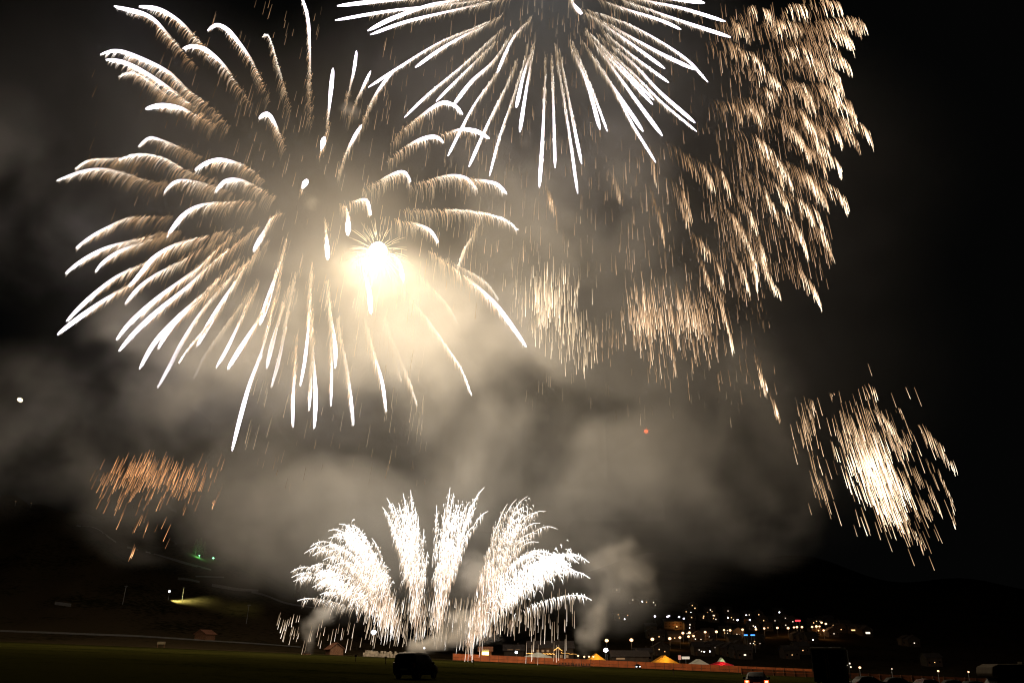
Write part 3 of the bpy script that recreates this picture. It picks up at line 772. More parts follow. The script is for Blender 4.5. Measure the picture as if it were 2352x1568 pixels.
def smoke(name, label, blobs, mat, voxel, noise_m, contrast=(0.36, 0.66), haze=0.0, seed=0.0, warp=0.6, squash=1.0, detail=0.0, kind='stuff', cat=None):
    """blobs: (px, py, Y, rx px, ry px, depth m, amount, roughness 0..1). A voxel cloud computed by geometry nodes."""
    cs, rs, am, ro = [], [], [], []
    for (px, py, Y, rx, ry, dz, a, r) in blobs:
        mp = float(mpp(px, py, Y))
        cs.append(U(px, py, Y)); rs.append((rx * mp, dz, ry * mp)); am.append(a); ro.append(r)
    cs, rs = np.array(cs), np.array(rs)
    lo = (cs - rs)[np.array(am) > 0].min(0); hi = (cs + rs)[np.array(am) > 0].max(0)
    lo[2] = max(lo[2], float(terrain(cs[0][0], cs[0][1])) - 6)
    me = bpy.data.meshes.new(name)
    ob = link(bpy.data.objects.new(name, me))
    tag(ob, label, cat, None, kind)
    org = Vector([float(v) for v in ((lo + hi) / 2)]); ob.location = org
    me.materials.append(mat)
    ng = bpy.data.node_groups.new(name + '_field', 'GeometryNodeTree')
    ng.interface.new_socket('Geometry', in_out='INPUT', socket_type='NodeSocketGeometry')
    ng.interface.new_socket('Geometry', in_out='OUTPUT', socket_type='NodeSocketGeometry')
    n, l = ng.nodes, ng.links
    go = n.new('NodeGroupOutput')
    vc = n.new('GeometryNodeVolumeCube')
    sm = n.new('GeometryNodeSetMaterial'); sm.inputs['Material'].default_value = mat
    l.new(vc.outputs['Volume'], sm.inputs['Geometry']); l.new(sm.outputs['Geometry'], go.inputs[0])
    vc.inputs['Min'].default_value = Vector([float(v) for v in lo]) - org
    vc.inputs['Max'].default_value = Vector([float(v) for v in hi]) - org
    for k, ax in enumerate('XYZ'):
        vc.inputs['Resolution ' + ax].default_value = max(8, int((hi - lo)[k] / voxel))
    pos = n.new('GeometryNodeInputPosition')
    wp = n.new('ShaderNodeVectorMath'); wp.operation = 'ADD'; wp.inputs[1].default_value = org + Vector((seed, seed * 1.7, -seed))
    l.new(pos.outputs[0], wp.inputs[0])
    def noise(vec, scale, detail, rough, dist=0.0, color=False):
        t = n.new('ShaderNodeTexNoise'); t.noise_dimensions = '3D'
        t.inputs['Scale'].default_value = scale; t.inputs['Detail'].default_value = detail
        t.inputs['Roughness'].default_value = rough; t.inputs['Distortion'].default_value = dist
        l.new(vec, t.inputs['Vector'])
        return t.outputs['Color' if color else 0]
    def math_(op, a, b=None, clamp=False):
        m = n.new('ShaderNodeMath'); m.operation = op; m.use_clamp = clamp
        for i, v in enumerate((a, b)):
            if v is None: continue
            if isinstance(v, (int, float)): m.inputs[i].default_value = v
            else: l.new(v, m.inputs[i])
        return m.outputs[0]
    # a warped position gives the billows their rolled edges
    w1 = noise(wp.outputs[0], 1.0 / (noise_m * 1.3), 3, 0.55, color=True)
    sb = n.new('ShaderNodeVectorMath'); sb.operation = 'SUBTRACT'; l.new(w1, sb.inputs[0]); sb.inputs[1].default_value = (0.5, 0.5, 0.5)
    sc = n.new('ShaderNodeVectorMath'); sc.operation = 'SCALE'; l.new(sb.outputs[0], sc.inputs[0]); sc.inputs['Scale'].default_value = noise_m * 2.2 * warp
    ad = n.new('ShaderNodeVectorMath'); ad.operation = 'ADD'; l.new(pos.outputs[0], ad.inputs[0]); l.new(sc.outputs[0], ad.inputs[1])
    mul = n.new('ShaderNodeVectorMath'); mul.operation = 'MULTIPLY'; l.new(wp.outputs[0], mul.inputs[0]); mul.inputs[1].default_value = (1, 1, squash)
    nz = noise(mul.outputs[0], 1.0 / noise_m, 6, 0.62, 0.6)
    mr = n.new('ShaderNodeMapRange'); mr.interpolation_type = 'SMOOTHSTEP'
    mr.inputs['From Min'].default_value = contrast[0]; mr.inputs['From Max'].default_value = contrast[1]
    l.new(nz, mr.inputs['Value'])
    nzc = mr.outputs[0]
    if detail:
        d1 = n.new('ShaderNodeMapRange'); d1.inputs['From Min'].default_value = 0.32; d1.inputs['From Max'].default_value = 0.68
        d1.inputs['To Min'].default_value = 0.45; d1.inputs['To Max'].default_value = 1.45
        l.new(noise(ad.outputs[0], 1.0 / detail, 4, 0.6, 0.8), d1.inputs['Value'])
        nzc = math_('MULTIPLY', nzc, d1.outputs[0])
    rough_sum, soft_sum = None, None
    for c, r, a, g in zip(cs, rs, am, ro):
        d = n.new('ShaderNodeVectorMath'); d.operation = 'SUBTRACT'
        l.new(ad.outputs[0] if g > 0.2 else pos.outputs[0], d.inputs[0]); d.inputs[1].default_value = Vector([float(v) for v in c]) - org
        q = n.new('ShaderNodeVectorMath'); q.operation = 'DIVIDE'; l.new(d.outputs[0], q.inputs[0]); q.inputs[1].default_value = [float(v) for v in r]
        dt = n.new('ShaderNodeVectorMath'); dt.operation = 'DOT_PRODUCT'; l.new(q.outputs[0], dt.inputs[0]); l.new(q.outputs[0], dt.inputs[1])
        k = math_('MAXIMUM', math_('SUBTRACT', 1.0, dt.outputs['Value']), 0.0)
        k = math_('MULTIPLY', math_('POWER', k, 1.5 if g < 0.5 else 1.0), float(a))
        if g > 0.2: rough_sum = k if rough_sum is None else math_('ADD', rough_sum, k)
        else: soft_sum = k if soft_sum is None else math_('ADD', soft_sum, k)
    tot = None
    if rough_sum is not None: tot = math_('MULTIPLY', math_('MAXIMUM', rough_sum, 0.0), nzc)
    if soft_sum is not None:
        sft = math_('MULTIPLY', math_('MAXIMUM', soft_sum, 0.0), math_('ADD', math_('MULTIPLY', nzc, 0.45), 0.6))
        tot = sft if tot is None else math_('ADD', tot, sft)
    tot = math_('MAXIMUM', tot, 0.0)
    l.new(tot, vc.inputs['Density'])
    md = ob.modifiers.new('smoke', 'NODES'); md.node_group = ng
    return ob

smoke_big = smoke_mat('powder_smoke', (0.88, 0.88, 0.86), 0.020, 0.0)
smoke('smoke', 'drifting powder smoke lit by the fireworks', [
    # px, py, Y, rx, ry, depth, amount, roughness
    (830, 830, 318, 430, 230, 75, 1.8, 1), (440, 890, 318, 250, 125, 60, 2.9, 1), (1080, 900, 320, 320, 260, 80, 1.6, 1),
    (1280, 760, 330, 330, 240, 70, 0.9, 1), (1250, 1050, 328, 350, 170, 60, 0.7, 1), (1520, 900, 335, 320, 240, 60, 0.8, 1),
    (640, 1080, 330, 330, 120, 55, 0.4, 1), (110, 1010, 335, 330, 170, 60, 0.8, 1), (500, 1160, 340, 460, 105, 50, 0.6, 1),
    (760, 1220, 330, 330, 170, 55, 0.8, 1), (1310, 520, 325, 290, 210, 70, 1.1, 1), (1560, 1150, 332, 320, 160, 55, 0.6, 1),
    (1000, 1330, 345, 420, 120, 40, 0.5, 1), (1400, 1300, 335, 240, 130, 35, 0.8, 1), (80, 480, 335, 300, 200, 60, 0.35, 1), (1150, 1160, 332, 460, 140, 55, 0.75, 1),
    (690, 480, 325, 620, 430, 90, 0.11, 0), (1230, 200, 325, 620, 380, 80, 0.15, 0), (1000, 850, 330, 1000, 560, 90, 0.13, 0), (1650, 400, 330, 640, 440, 70, 0.06, 0),
    (1500, 800, 330, 760, 560, 70, 0.08, 0), (720, 520, 320, 300, 230, 70, 0.22, 0), (200, 300, 330, 500, 500, 70, 0.08, 0), (1200, 1200, 335, 700, 240, 60, 0.12, 0),
    (868, 572, 300, 110, 100, 36, -0.4, 1), (868, 570, 300, 100, 100, 34, -0.12, 0),
    (840, 1030, 325, 130, 60, 70, -1.1, 1), (250, 960, 325, 140, 40, 60, -0.7, 1), (1370, 930, 320, 120, 45, 60, -0.9, 1), (560, 1010, 325, 140, 34, 60, -0.8, 1),
], smoke_big, 2.5, 50.0, contrast=(0.42, 0.58), warp=0.5, detail=15.0)
puff = smoke_mat('shell_puff_smoke', (0.88, 0.86, 0.83), 0.12)
smoke('smoke_puff', 'small pale puffs of shell smoke', [
    (716, 464, 296, 22, 14, 4, 1.0, 1), (1480, 222, 296, 26, 18, 5, 0.5, 1), (1272, 325, 296, 30, 22, 5, 0.35, 1), (800, 262, 296, 24, 16, 5, 0.7, 1),
    (1205, 312, 296, 26, 16, 5, 0.5, 1), (1810, 893, 300, 18, 13, 4, 0.5, 1)], puff, 1.1, 9.0)
plume = smoke_mat('ground_smoke', (0.84, 0.80, 0.74), 0.16)
smoke('smoke_plume', 'grey smoke plume curling up left of the wooden hut', [
    (704, 1478, 277, 12, 20, 3, 1, 1), (708, 1450, 277, 16, 24, 4, 1, 1), (724, 1430, 277, 26, 22, 5, 1, 1), (752, 1412, 277, 34, 26, 6, 0.8, 1), (785, 1398, 277, 34, 20, 6, 0.45, 1)], plume, 0.8, 7.0)
smoke('smoke_plume', 'wide low smoke bank behind the parked van', [
    (965, 1484, 272, 34, 18, 5, 2.4, 1), (1000, 1476, 272, 44, 24, 6, 2.4, 1), (1035, 1456, 272, 46, 30, 6, 2.2, 1), (1070, 1425, 272, 46, 34, 7, 1.4, 1), (1095, 1330, 288, 60, 70, 8, 0.55, 1), (1110, 1470, 284, 50, 18, 6, 0.4, 1)], plume, 0.9, 9.0, seed=13.0)
smoke('smoke_plume', 'tall brown smoke column rising from the launch racks', [
    (1328, 1518, 277, 9, 20, 2.5, 1, 1), (1335, 1490, 277, 16, 26, 3.5, 1, 1), (1350, 1455, 277, 30, 30, 5, 1, 1), (1370, 1420, 277, 40, 34, 6, 0.9, 1), (1375, 1385, 277, 38, 30, 6, 0.7, 1),
    (1420, 1310, 280, 90, 80, 9, 0.55, 1), (1460, 1340, 280, 70, 70, 8, 0.35, 1)], plume, 0.9, 9.0, seed=31.0)
#OBJECTS
ORD = 'first second third fourth fifth sixth seventh eighth ninth tenth eleventh twelfth thirteenth fourteenth fifteenth sixteenth seventeenth eighteenth nineteenth twentieth'.split()
def ordinal(i):
    if i < 20: return ORD[i]
    t, u = divmod(i + 1, 10)
    tens = {2: 'twenty', 3: 'thirty', 4: 'forty', 5: 'fifty', 6: 'sixty'}[t]
    return tens.replace('ty', 'tieth') if u == 0 else tens + '-' + ORD[u - 1]

# ------------------------------------------------------------------ vehicles
def make_car(name, label, cat, loc, heading, paint, L=4.3, Wd=1.74, Hh=1.8, kind='van', group=None, tail_on=False, head_on=False):
    """local x forward, y left, z up"""
    root = empty(name, loc, label, cat, group, math.pi / 2 - heading)
    h, w = L / 2, Wd / 2
    if kind == 'van':
        st = [(-h, .38, .62, .62, .80, .80), (-h + .03, .34, .98, 1.0, .96, .90), (-h + .12, .30, 1.0, Hh - .16, 1, .84), (-h + .38, .28, 1.02, Hh - .03, 1, .80), (-h + 1.2, .27, 1.02, Hh, 1, .78),
              (h - 1.9, .27, 1.0, Hh - .04, 1, .77), (h - 1.55, .27, .99, Hh - .16, 1, .78), (h - .95, .28, .97, 1.12, .99, .84), (h - .6, .28, .92, .98, .97, .86), (h - .15, .32, .78, .82, .92, .85), (h, .38, .56, .58, .78, .74)]
    else:
        st = [(-h, .38, .60, .62, .82, .80), (-h + .04, .32, .90, .93, .96, .90), (-h + .35, .28, .92, 1.02, 1, .86), (-h + .75, .26, .93, Hh - .06, 1, .74), (-h + 1.5, .26, .93, Hh, 1, .72),
              (h - 2.1, .26, .92, Hh - .05, 1, .72), (h - 1.35, .27, .90, .98, .99, .82), (h - .7, .28, .84, .90, .97, .86), (h - .15, .32, .70, .74, .92, .86), (h, .38, .54, .56, .78, .76)]
    mb = MB(); rings = []
    for (x, z0, zb, zr, sb, sr) in st:
        zr = max(zr, zb + .02); wb = w * sb; wr = w * sr
        half = [(wb * .9, z0), (wb * .985, z0 + .14), (wb, (z0 + zb) / 2), (wb * .985, zb), (wr + .02, zr - min(.07, (zr - zb) * .5)), (wr * .82, zr)]
        rings.append([(x, y, z) for y, z in half] + [(x, -y, z) for y, z in reversed(half)])
    n = len(rings[0]); vs = [v for r in rings for v in r]
    fs = [(i * n + k, i * n + (k + 1) % n, (i + 1) * n + (k + 1) % n, (i + 1) * n + k) for i in range(len(rings) - 1) for k in range(n)]
    fs += [tuple(range(n - 1, -1, -1)), tuple(range((len(rings) - 1) * n, len(rings) * n))]
    mb.add(vs, fs); body = mb.build('body', paint, root, True)
    def roof_at(x):
        return np.interp(x, [s[0] for s in st], [s[3] for s in st])
    # side glass: panes just proud of the flanks
    xs = [(-h + .45, -h + 1.35), (-h + 1.45, -h + 2.35), (-h + 2.45, h - 1.42)] if kind == 'van' else [(-h + .95, -h + 1.75), (-h + 1.85, h - 1.75)]
    for sgn in (1, -1):
        for xa, xb in xs:
            zb = 1.06 if kind == 'van' else .97
            za, zc = roof_at(xa) - .17, roof_at(xb) - .17
            m = MB()
            def side_y(x, z):
                zr = roof_at(x); wr = w * (.79 if kind == 'van' else .73)
                t = (z - zb) / max(zr - .07 - zb, .05)
                return sgn * ((w * .985) * (1 - t) + (wr + .02) * t + .012)
            q = [(xa, zb), (xb, zb), (xb - .04, max(zc, zb + .05)), (xa + .04, za)]
            m.add([(x, side_y(x, z), z) for x, z in q] + [(x, side_y(x, z) - sgn * .03, z) for x, z in q], [(0, 1, 2, 3), (7, 6, 5, 4), (0, 4, 5, 1), (1, 5, 6, 2), (2, 6, 7, 3), (3, 7, 4, 0)])
            m.build('side_window', M['glass'], root)
    zr0, zr1 = (1.06, Hh - .24) if kind == 'van' else (1.0, Hh - .12)
    xr0, xr1 = (-h + .03, -h + .13) if kind == 'van' else (-h + .33, -h + .74)
    m = MB(); m.add([(xr0 - .02, -w * .78, zr0), (xr0 - .02, w * .78, zr0), (xr1 - .03, w * .68, zr1), (xr1 - .03, -w * .68, zr1),
                     (xr0 + .02, -w * .78, zr0), (xr0 + .02, w * .78, zr0), (xr1 + .02, w * .68, zr1), (xr1 + .02, -w * .68, zr1)],
                    [(0, 3, 2, 1), (4, 5, 6, 7), (0, 1, 5, 4), (1, 2, 6, 5), (2, 3, 7, 6), (3, 0, 4, 7)])
    m.build('rear_window', M['glass'], root)
    xa, xb = (h - .97, h - 1.56) if kind == 'van' else (h - 1.36, h - 2.08)
    za, zb_ = roof_at(xa) + .02, roof_at(xb) - .02
    m = MB(); m.add([(xa, -w * .74, za), (xa, w * .74, za), (xb, w * .68, zb_), (xb, -w * .68, zb_), (xa + .05, -w * .74, za + .01), (xa + .05, w * .74, za + .01), (xb + .05, w * .68, zb_ + .04), (xb + .05, -w * .68, zb_ + .04)],
                    [(0, 3, 2, 1), (4, 5, 6, 7), (0, 1, 5, 4), (1, 2, 6, 5), (2, 3, 7, 6), (3, 0, 4, 7)])
    m.build('windscreen', M['glass'], root)
    for sx, xc in ((-1, -h + .82), (1, h - .86)):
        for sy in (1, -1):
            t = MB(); y0, y1 = (w - .2, w + .012) if sy > 0 else (-w - .012, -w + .2)
            prof = [(.31, y0 + .02), (.31, y1 - .02), (.29, y1), (.2, y1), (.2, y0), (.29, y0)]
            N = 20; vs = [(xc + r * math.cos(2 * math.pi * k / N), y, .31 + r * math.sin(2 * math.pi * k / N)) for k in range(N) for r, y in prof]
            p = len(prof); t.add(vs, [(k * p + i, k * p + (i + 1) % p, ((k + 1) % N) * p + (i + 1) % p, ((k + 1) % N) * p + i) for k in range(N) for i in range(p)])
            wheel = t.build('wheel', M['rubber'], root, True)
            r = MB(); yo = y1 - .05 if sy > 0 else y0 + .05
            r.prism([(xc + .2 * math.cos(a * math.pi / 8), .31 + .2 * math.sin(a * math.pi / 8)) for a in range(16)], 'y', yo - .02, yo + .02)
            r.build('rim', M['chrome'], wheel)
    for sy in (1, -1):
        m = MB(); y = sy * w * .86
        if kind == 'van': m.box(-h - .015, -h + .12, y - .09, y + .09, .78, 1.12)
        else: m.box(-h - .02, -h + .12, y - .17, y + .17, .70, .88)
        tl = m.build('tail_light', M['tail_lamp'] if tail_on else M['red_glass'], root, False, .02)
        if tail_on:
            MB().box(-h - .035, -h - .02, y - .09, y + .09, .74, .84).build('bulb', M['tail_core'], tl)
            g = lamp('tail_glow', (0, 0, 0), 6, (1, .12, .04), .08, None)
            g.parent = tl; g.location = (-h - .25, y, .8)
        m = MB(); m.box(h - .2, h - .03, sy * w * .66 - .16, sy * w * .66 + .16, .62, .76)
        m.build('headlight', M['lamp_white'] if head_on else M['lamp_glass'], root, False, .02)
        m = MB(); m.ball((h - 1.45, sy * (w + .11), 1.06 if kind == 'van' else 1.0), .12, 10, 6, (.5, 1, .8)); m.build('mirror', paint, root, True)
    MB().box(-h - .03, -h + .02, -.26, .26, .62, .73).build('number_plate', M['plate'], root)
    MB().box(-h - .05, -h + .1, -w * .8, w * .8, .36, .52).build('bumper', M['rubber'], root, False, .03)
    return root

M['red_glass'] = surf('tail_lamp_glass', (0.12, 0.008, 0.006), 0.2, 0, 0.1)
M['lamp_glass'] = surf('headlamp_glass', (0.05, 0.05, 0.05), 0.15, 0, 0.1)

make_car('parked_van', 'dark people carrier standing alone on the grass before the fountains', 'van', on_ground(958, 66), R(19), M['dark_paint'])
make_car('parked_car', 'dark car with both red tail lights glowing at the bottom edge', 'car', on_ground(1733, 73), R(15), M['dark_paint'], 4.1, 1.7, 1.46, 'hatch', None, True)
make_car('parked_car', 'distant car with two white headlights shining in front of the fence', 'car', on_ground(1464, 312), R(184), M['dark_paint'], 4.1, 1.7, 1.46, 'hatch', None, False, True)
PK = [(1992, 98, 80, 'dark parked car just right of the box truck'), (2060, 104, 95, 'dark parked car second from the box truck in the row before the fence'),
      (2128, 96, 70, 'dark red parked car in the middle of the row between truck and camper'), (2190, 106, 100, 'dark parked car next to the dark red one, nearer the camper'), (2236, 98, 85, 'dark parked car closest to the camper')]
proto = None
for i, (px, Y, hd, lb) in enumerate(PK):
    loc = on_ground(px, Y)
    if proto is None:
        proto = make_car('parked_car', lb, 'car', loc, R(hd), M['dark_paint'], 4.1, 1.7, 1.46, 'hatch', 'cars parked in a row on the right'); o = proto
    else:
        o = copy_tree(proto); o.location = [float(v) for v in loc]; o.rotation_euler = (0, 0, math.pi / 2 - R(hd)); o['label'] = lb
    if i == 2:
        for ch in o.children:
            if ch.name.startswith('body'):
                ch.data = ch.data.copy(); ch.data.materials[0] = M['red_paint']

# box truck seen from behind
def wheel_at(root, x, y, r=.48, wd=.3):
    t = MB(); N = 20
    t.prism([(x + r * math.cos(2 * math.pi * k / N), r + r * math.sin(2 * math.pi * k / N)) for k in range(N)], 'y', y - wd / 2, y + wd / 2)
    wl = t.build('wheel', M['rubber'], root, False, .04)
    r_ = MB(); r_.prism([(x + r * .55 * math.cos(2 * math.pi * k / N), r + r * .55 * math.sin(2 * math.pi * k / N)) for k in range(N)], 'y', y - wd / 2 - .01, y + wd / 2 + .01)
    r_.build('rim', M['chrome'], wl)

tk = empty('box_truck', on_ground(1906, 80), 'tall dark box truck with pale roof edge parked right of the glowing tail lights', 'truck', None, math.pi / 2 - R(24))
MB().box(-3.2, 2.2, -1.2, 1.2, .95, 3.55).build('cargo_box', M['dark_paint'], tk, False, .04)
MB().box(-3.26, 2.24, -1.26, 1.26, 3.55, 3.70).build('roof_edge', surf('roof_edge_light', (.6, .58, .52), .5), tk, False, .02)  # pale colour stands in for light along the roof edge
for s in (1, -1):
    d = MB(); d.box(-3.25, -3.203, .02 if s > 0 else -1.14, 1.14 if s > 0 else -.02, 1.02, 3.45)
    dr = d.build('rear_door', M['dark_paint'], tk, False, .01)
    MB().box(-3.30, -3.26, s * .1 - .02, s * .1 + .02, 1.2, 3.2).build('lock_bar', M['chrome'], dr)
    MB().box(-3.26, -3.18, s * 1.0 - .14, s * 1.0 + .14, .74, .88).build('tail_light', M['red_glass'], tk)
MB().prism([(2.25, .55), (4.1, .55), (4.15, 1.5), (3.75, 2.55), (2.25, 2.65)], 'y', -1.1, 1.1).build('cab', M['dark_paint'], tk, False, .06)
MB().box(-3.1, 4.0, -.5, .5, .6, .9).build('chassis', M['rubber'], tk)
MB().box(-3.22, -3.1, -1.1, 1.1, .5, .62).build('bumper', M['steel'], tk)
for x in (-2.0, 3.2):
    for y in (1.0, -1.0): wheel_at(tk, x, y)
# lamp pole with three small lights beside the truck
pl = empty('light_mast', on_ground(1948, 84), 'thin mast with small white lights at the right side of the box truck', 'light mast')
MB().tube([(0, 0, 0), (0, 0, 3.7)], [.05, .04], 8).build('pole', M['steel'], pl)
for x, z in ((-.25, 2.35), (.05, 2.5), (.12, 2.2)):
    MB().ball((x, -.08, z), .07, 8, 6).build('lamp_head', M['win_white'], pl)

# camper with alcove
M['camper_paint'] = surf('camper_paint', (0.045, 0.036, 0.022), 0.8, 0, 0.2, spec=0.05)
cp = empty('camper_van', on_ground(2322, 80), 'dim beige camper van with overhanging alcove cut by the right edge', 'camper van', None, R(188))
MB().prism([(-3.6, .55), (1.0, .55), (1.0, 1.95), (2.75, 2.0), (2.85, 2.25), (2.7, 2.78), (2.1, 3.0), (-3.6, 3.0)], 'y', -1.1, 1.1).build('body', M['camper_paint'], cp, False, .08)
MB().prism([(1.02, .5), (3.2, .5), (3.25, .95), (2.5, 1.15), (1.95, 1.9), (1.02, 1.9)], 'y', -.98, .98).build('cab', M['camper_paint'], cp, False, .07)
MB().add([(2.54, -.86, 1.18), (2.54, .86, 1.18), (2.0, .8, 1.86), (2.0, -.8, 1.86), (2.58, -.86, 1.2), (2.58, .86, 1.2), (2.04, .8, 1.9), (2.04, -.8, 1.9)],
         [(0, 3, 2, 1), (4, 5, 6, 7), (0, 1, 5, 4), (1, 2, 6, 5), (2, 3, 7, 6), (3, 0, 4, 7)]).build('windscreen', M['glass'], cp)
for s in (1, -1):
    MB().box(1.2, 1.95, s * .99 - .012, s * .99 + .012, 1.1, 1.75).build('cab_window', M['glass'], cp)
    MB().box(-2.6, -1.4, s * 1.11 - .015, s * 1.11 + .015, 1.5, 2.2).build('side_window', M['glass'], cp, False, .01)
    MB().box(1.6, 2.3, s * 1.11 - .015, s * 1.11 + .015, 2.3, 2.65).build('alcove_window', M['glass'], cp, False, .01)
    MB().box(3.15, 3.27, s * .7 - .18, s * .7 + .18, .68, .88).build('headlight', M['lamp_glass'], cp, False, .02)
    for x in (-2.2, 2.3): wheel_at(cp, x, s * .88, .34, .22)
MB().box(-1.0, -.3, .3, .9, 3.0, 3.18).build('roof_vent', M['camper_paint'], cp, False, .03)

# ------------------------------------------------------------------ fences, wall, paths
def fence(name, label, pts, h, mat, gap=4.0, boards=True):
    P = [Vector([float(v) for v in p]) for p in pts]
    root = empty(name, P[0], label, 'fence')
    m = MB()
    for a, b in zip(P[:-1], P[1:]):
        u = (b - a); nrm = Vector((-u.y, u.x, 0)).normalized() * .03
        for z0, z1 in ((.12, .95), (1.02, h)):
            q = [a + Vector((0, 0, z0)), b + Vector((0, 0, z0)), b + Vector((0, 0, z1)), a + Vector((0, 0, z1))]
            q = [p - P[0] for p in q]
            m.add([p + nrm for p in q] + [p - nrm for p in q], [(0, 1, 2, 3), (7, 6, 5, 4), (0, 4, 5, 1), (1, 5, 6, 2), (2, 6, 7, 3), (3, 7, 4, 0)])
    m.build('board_panel', mat, root)
    for a in P:
        l_ = a - P[0]
        MB().box(l_.x - .07, l_.x + .07, l_.y - .16, l_.y - .04, l_.z - .1, l_.z + h + .1).build('post', M['wood'], root)
    return root

fence('barrier_fence', 'long orange board fence behind the field from centre to the village', [on_ground(px, 330) for px in np.linspace(1040, 1862, 40)], 2.3, M['barrier'])
fence('barrier_fence', 'dim orange fence stretch behind the parked cars on the right', [on_ground(px, 250) for px in np.linspace(1700, 2256, 24)], 1.6, surf('dim_barrier', (0.14, 0.04, 0.012), 0.8, 0, 0.6, 0.3))  # darker copy of the barrier orange carries this stretch's dimness

m = MB()
for px in np.arange(836, 962, 2.4):
    p = on_ground(px, 331 + rng.uniform(-.4, .4)); w_ = rng.uniform(.25, .5); hh = rng.uniform(.9, 2.3)
    m.box(p[0] - w_, p[0] + w_, p[1] - .2, p[1] + .2, p[2], p[2] + hh)
tag(m.build('field_wall', surf('pale_board', (.36, .3, .22), .9, 0, .6, 1.0), None, False, .04), 'low uneven wall of pale boards at the field edge left of the van', 'wall')  # unreadable pale boards, built as a row of uneven blocks

def track(name, pts, width, lift=.25):
    """a worn track draped over the slope along pixels"""
    C, L = resample(pts, max(12, int(math.dist(pts[0], pts[-1]) / 6)))
    G = np.array([ground_at(x, y, 0.0, 331, 1400) for x, y in C])
    vs, fs = [], []
    for i, g in enumerate(G):
        up = g.copy()
        for k in (-.5, .5):
            Y = g[1] + k * width
            X = g[0] * Y / g[1]
            vs.append((X, Y, float(terrain(X, Y)) + lift))
    fs = [(2 * i, 2 * i + 2, 2 * i + 3, 2 * i + 1) for i in range(len(G) - 1)]
    # thickness
    n = len(vs); vs += [(x, y, z - .6) for x, y, z in vs]
    fs += [tuple(n + k for k in reversed(f)) for f in fs]
    m = MB(); m.add(vs, fs)
    return tag(m.build(name, M['paint_line'], None, True), kind='structure')

def z2(x, y): return (x * .3139, 1107.6 + y * .3139)
for pts, w_ in (([(0, 1088), (400, 1103), (700, 1115), (1040, 1128), (1500, 1158), (1900, 1183), (2200, 1206)], 7), ([(930, 475), (1150, 530), (1350, 590), (1545, 640)], 7), ([(560, 318), (700, 335), (850, 440)], 6),
                ([(1550, 752), (1650, 770), (1750, 785), (1890, 792)], 9), ([(1840, 800), (1950, 830), (2100, 885), (2320, 920)], 10), ([(1300, 705), (1380, 712), (1460, 730)], 7), ([(1430, 688), (1640, 695)], 5), ([(400, 885), (520, 900)], 7)):
    track('path', [z2(*p) for p in pts], w_)

# ------------------------------------------------------------------ trees
def tree(loc, h, label, seed, group=None, spread=.33):
    r = random.Random(seed)
    root = empty('fir_tree', loc, label, 'tree', group)
    MB().tube([(0, 0, 0), (.05 * h * r.uniform(-.3, .3), 0, h * .5), (0, 0, h * .93)], [h * .022, h * .015, h * .004], 7).build('trunk', M['bark'], root)
    m = MB()
    for i in range(520):
        t = r.random() ** .8
        z = h * (.12 + .88 * t); rad = h * spread * (1 - t) ** .85 * (.55 + .45 * math.sin(t * 40) ** 2) + .05
        a = r.uniform(0, 6.283); q = rad * r.uniform(.25, 1.05)
        c = Vector((q * math.cos(a), q * math.sin(a), z - q * .35)); s = h * r.uniform(.018, .04)
        d = Vector((math.cos(a), math.sin(a), -.4)).normalized(); u = Vector((-math.sin(a), math.cos(a), r.uniform(-.4, .4))).normalized()
        m.add([c - u * s * .5, c + u * s * .5, c + d * s * 2.2], [(0, 1, 2)])
    m.build('crown', M['leaf'], root)
    return root

for i, (px, py, h, lb) in enumerate([(448, 1274, 13, 'fir tree lit green on the dark crest, the left one beside the green lamps'), (457, 1276, 15, 'tallest fir tree lit green on the dark crest'), (467, 1277, 12, 'fir tree lit green on the dark crest, nearest the bright green lamp'),
                                 (676, 1372, 11, 'fir tree on the ridge left of the lowest fountain, farthest up'), (690, 1378, 14, 'fir tree in the middle of the ridge group beside the lowest fountain'), (703, 1384, 12, 'fir tree on the ridge closest to the lowest fountain')]):
    tree(ground_at(px, py, 0, 331), h, lb, i, 'fir trees on the left hillside')

# ------------------------------------------------------------------ lamps on the hill and the field
def pole_lamp(px, py, Y, h, r, mat, label, power=0, col=(1, .9, .75), group=None, cat='street lamp', name='street_lamp'):
    g = on_ground(px, Y) if Y else ground_at(px, py, h, 331)
    top = U(px, py, g[1]); h = max(2.0, float(top[2] - g[2]))
    o = empty(name, g, label, cat, group)
    MB().tube([(0, .25, 0), (0, .25, h * .9), (0, .05, h + r)], [.09, .07, .05], 6).build('pole', M['steel'], o)
    MB().ball((0, 0, h), r, 12, 8, (1, 1, .8)).build('lamp_head', mat, o, True)
    if power: lamp('lamp_glow', np.array(g) + np.array([0, -r - .4, h]), power, col, max(.2, r), o)
    return o

pole_lamp(855, 1451, 334, 9, .95, M['flood'] if 'flood' in M else M['lamp_white'], 'brilliant white floodlight on a pole between the left fountains', 500, (1, .98, .95), None, 'floodlight', 'floodlight')
pole_lamp(974, 1487, 336, 4, .42, M['lamp_white'], 'small white lamp on a post right above the van roof')
pole_lamp(1186, 1497, 338, 3.2, .5, M['lamp_white'], 'white lamp beside the pale tent behind the fence')
pole_lamp(1392, 1492, 338, 5, .85, M['lamp_violet'], 'brilliant white lamp beside the left yellow tent', 300, (1, .95, .95))
pole_lamp(1114 + 281, 1470, 372, 9, .75, M['lamp_warm'], 'first warm street lamp behind the smoke column', 0)
g = ground_at(389, 1358, 5, 331)
hl = empty('slope_lamp', g, 'lone work lamp lighting a patch of grass on the left slope', 'lamp')
MB().tube([(0, 0, 0), (0, 0, 5.2)], [.1, .07], 6).build('pole', M['steel'], hl)
MB().ball((0, 0, 5.2), .55, 10, 6).build('lamp_head', M['lamp_white'], hl, True)
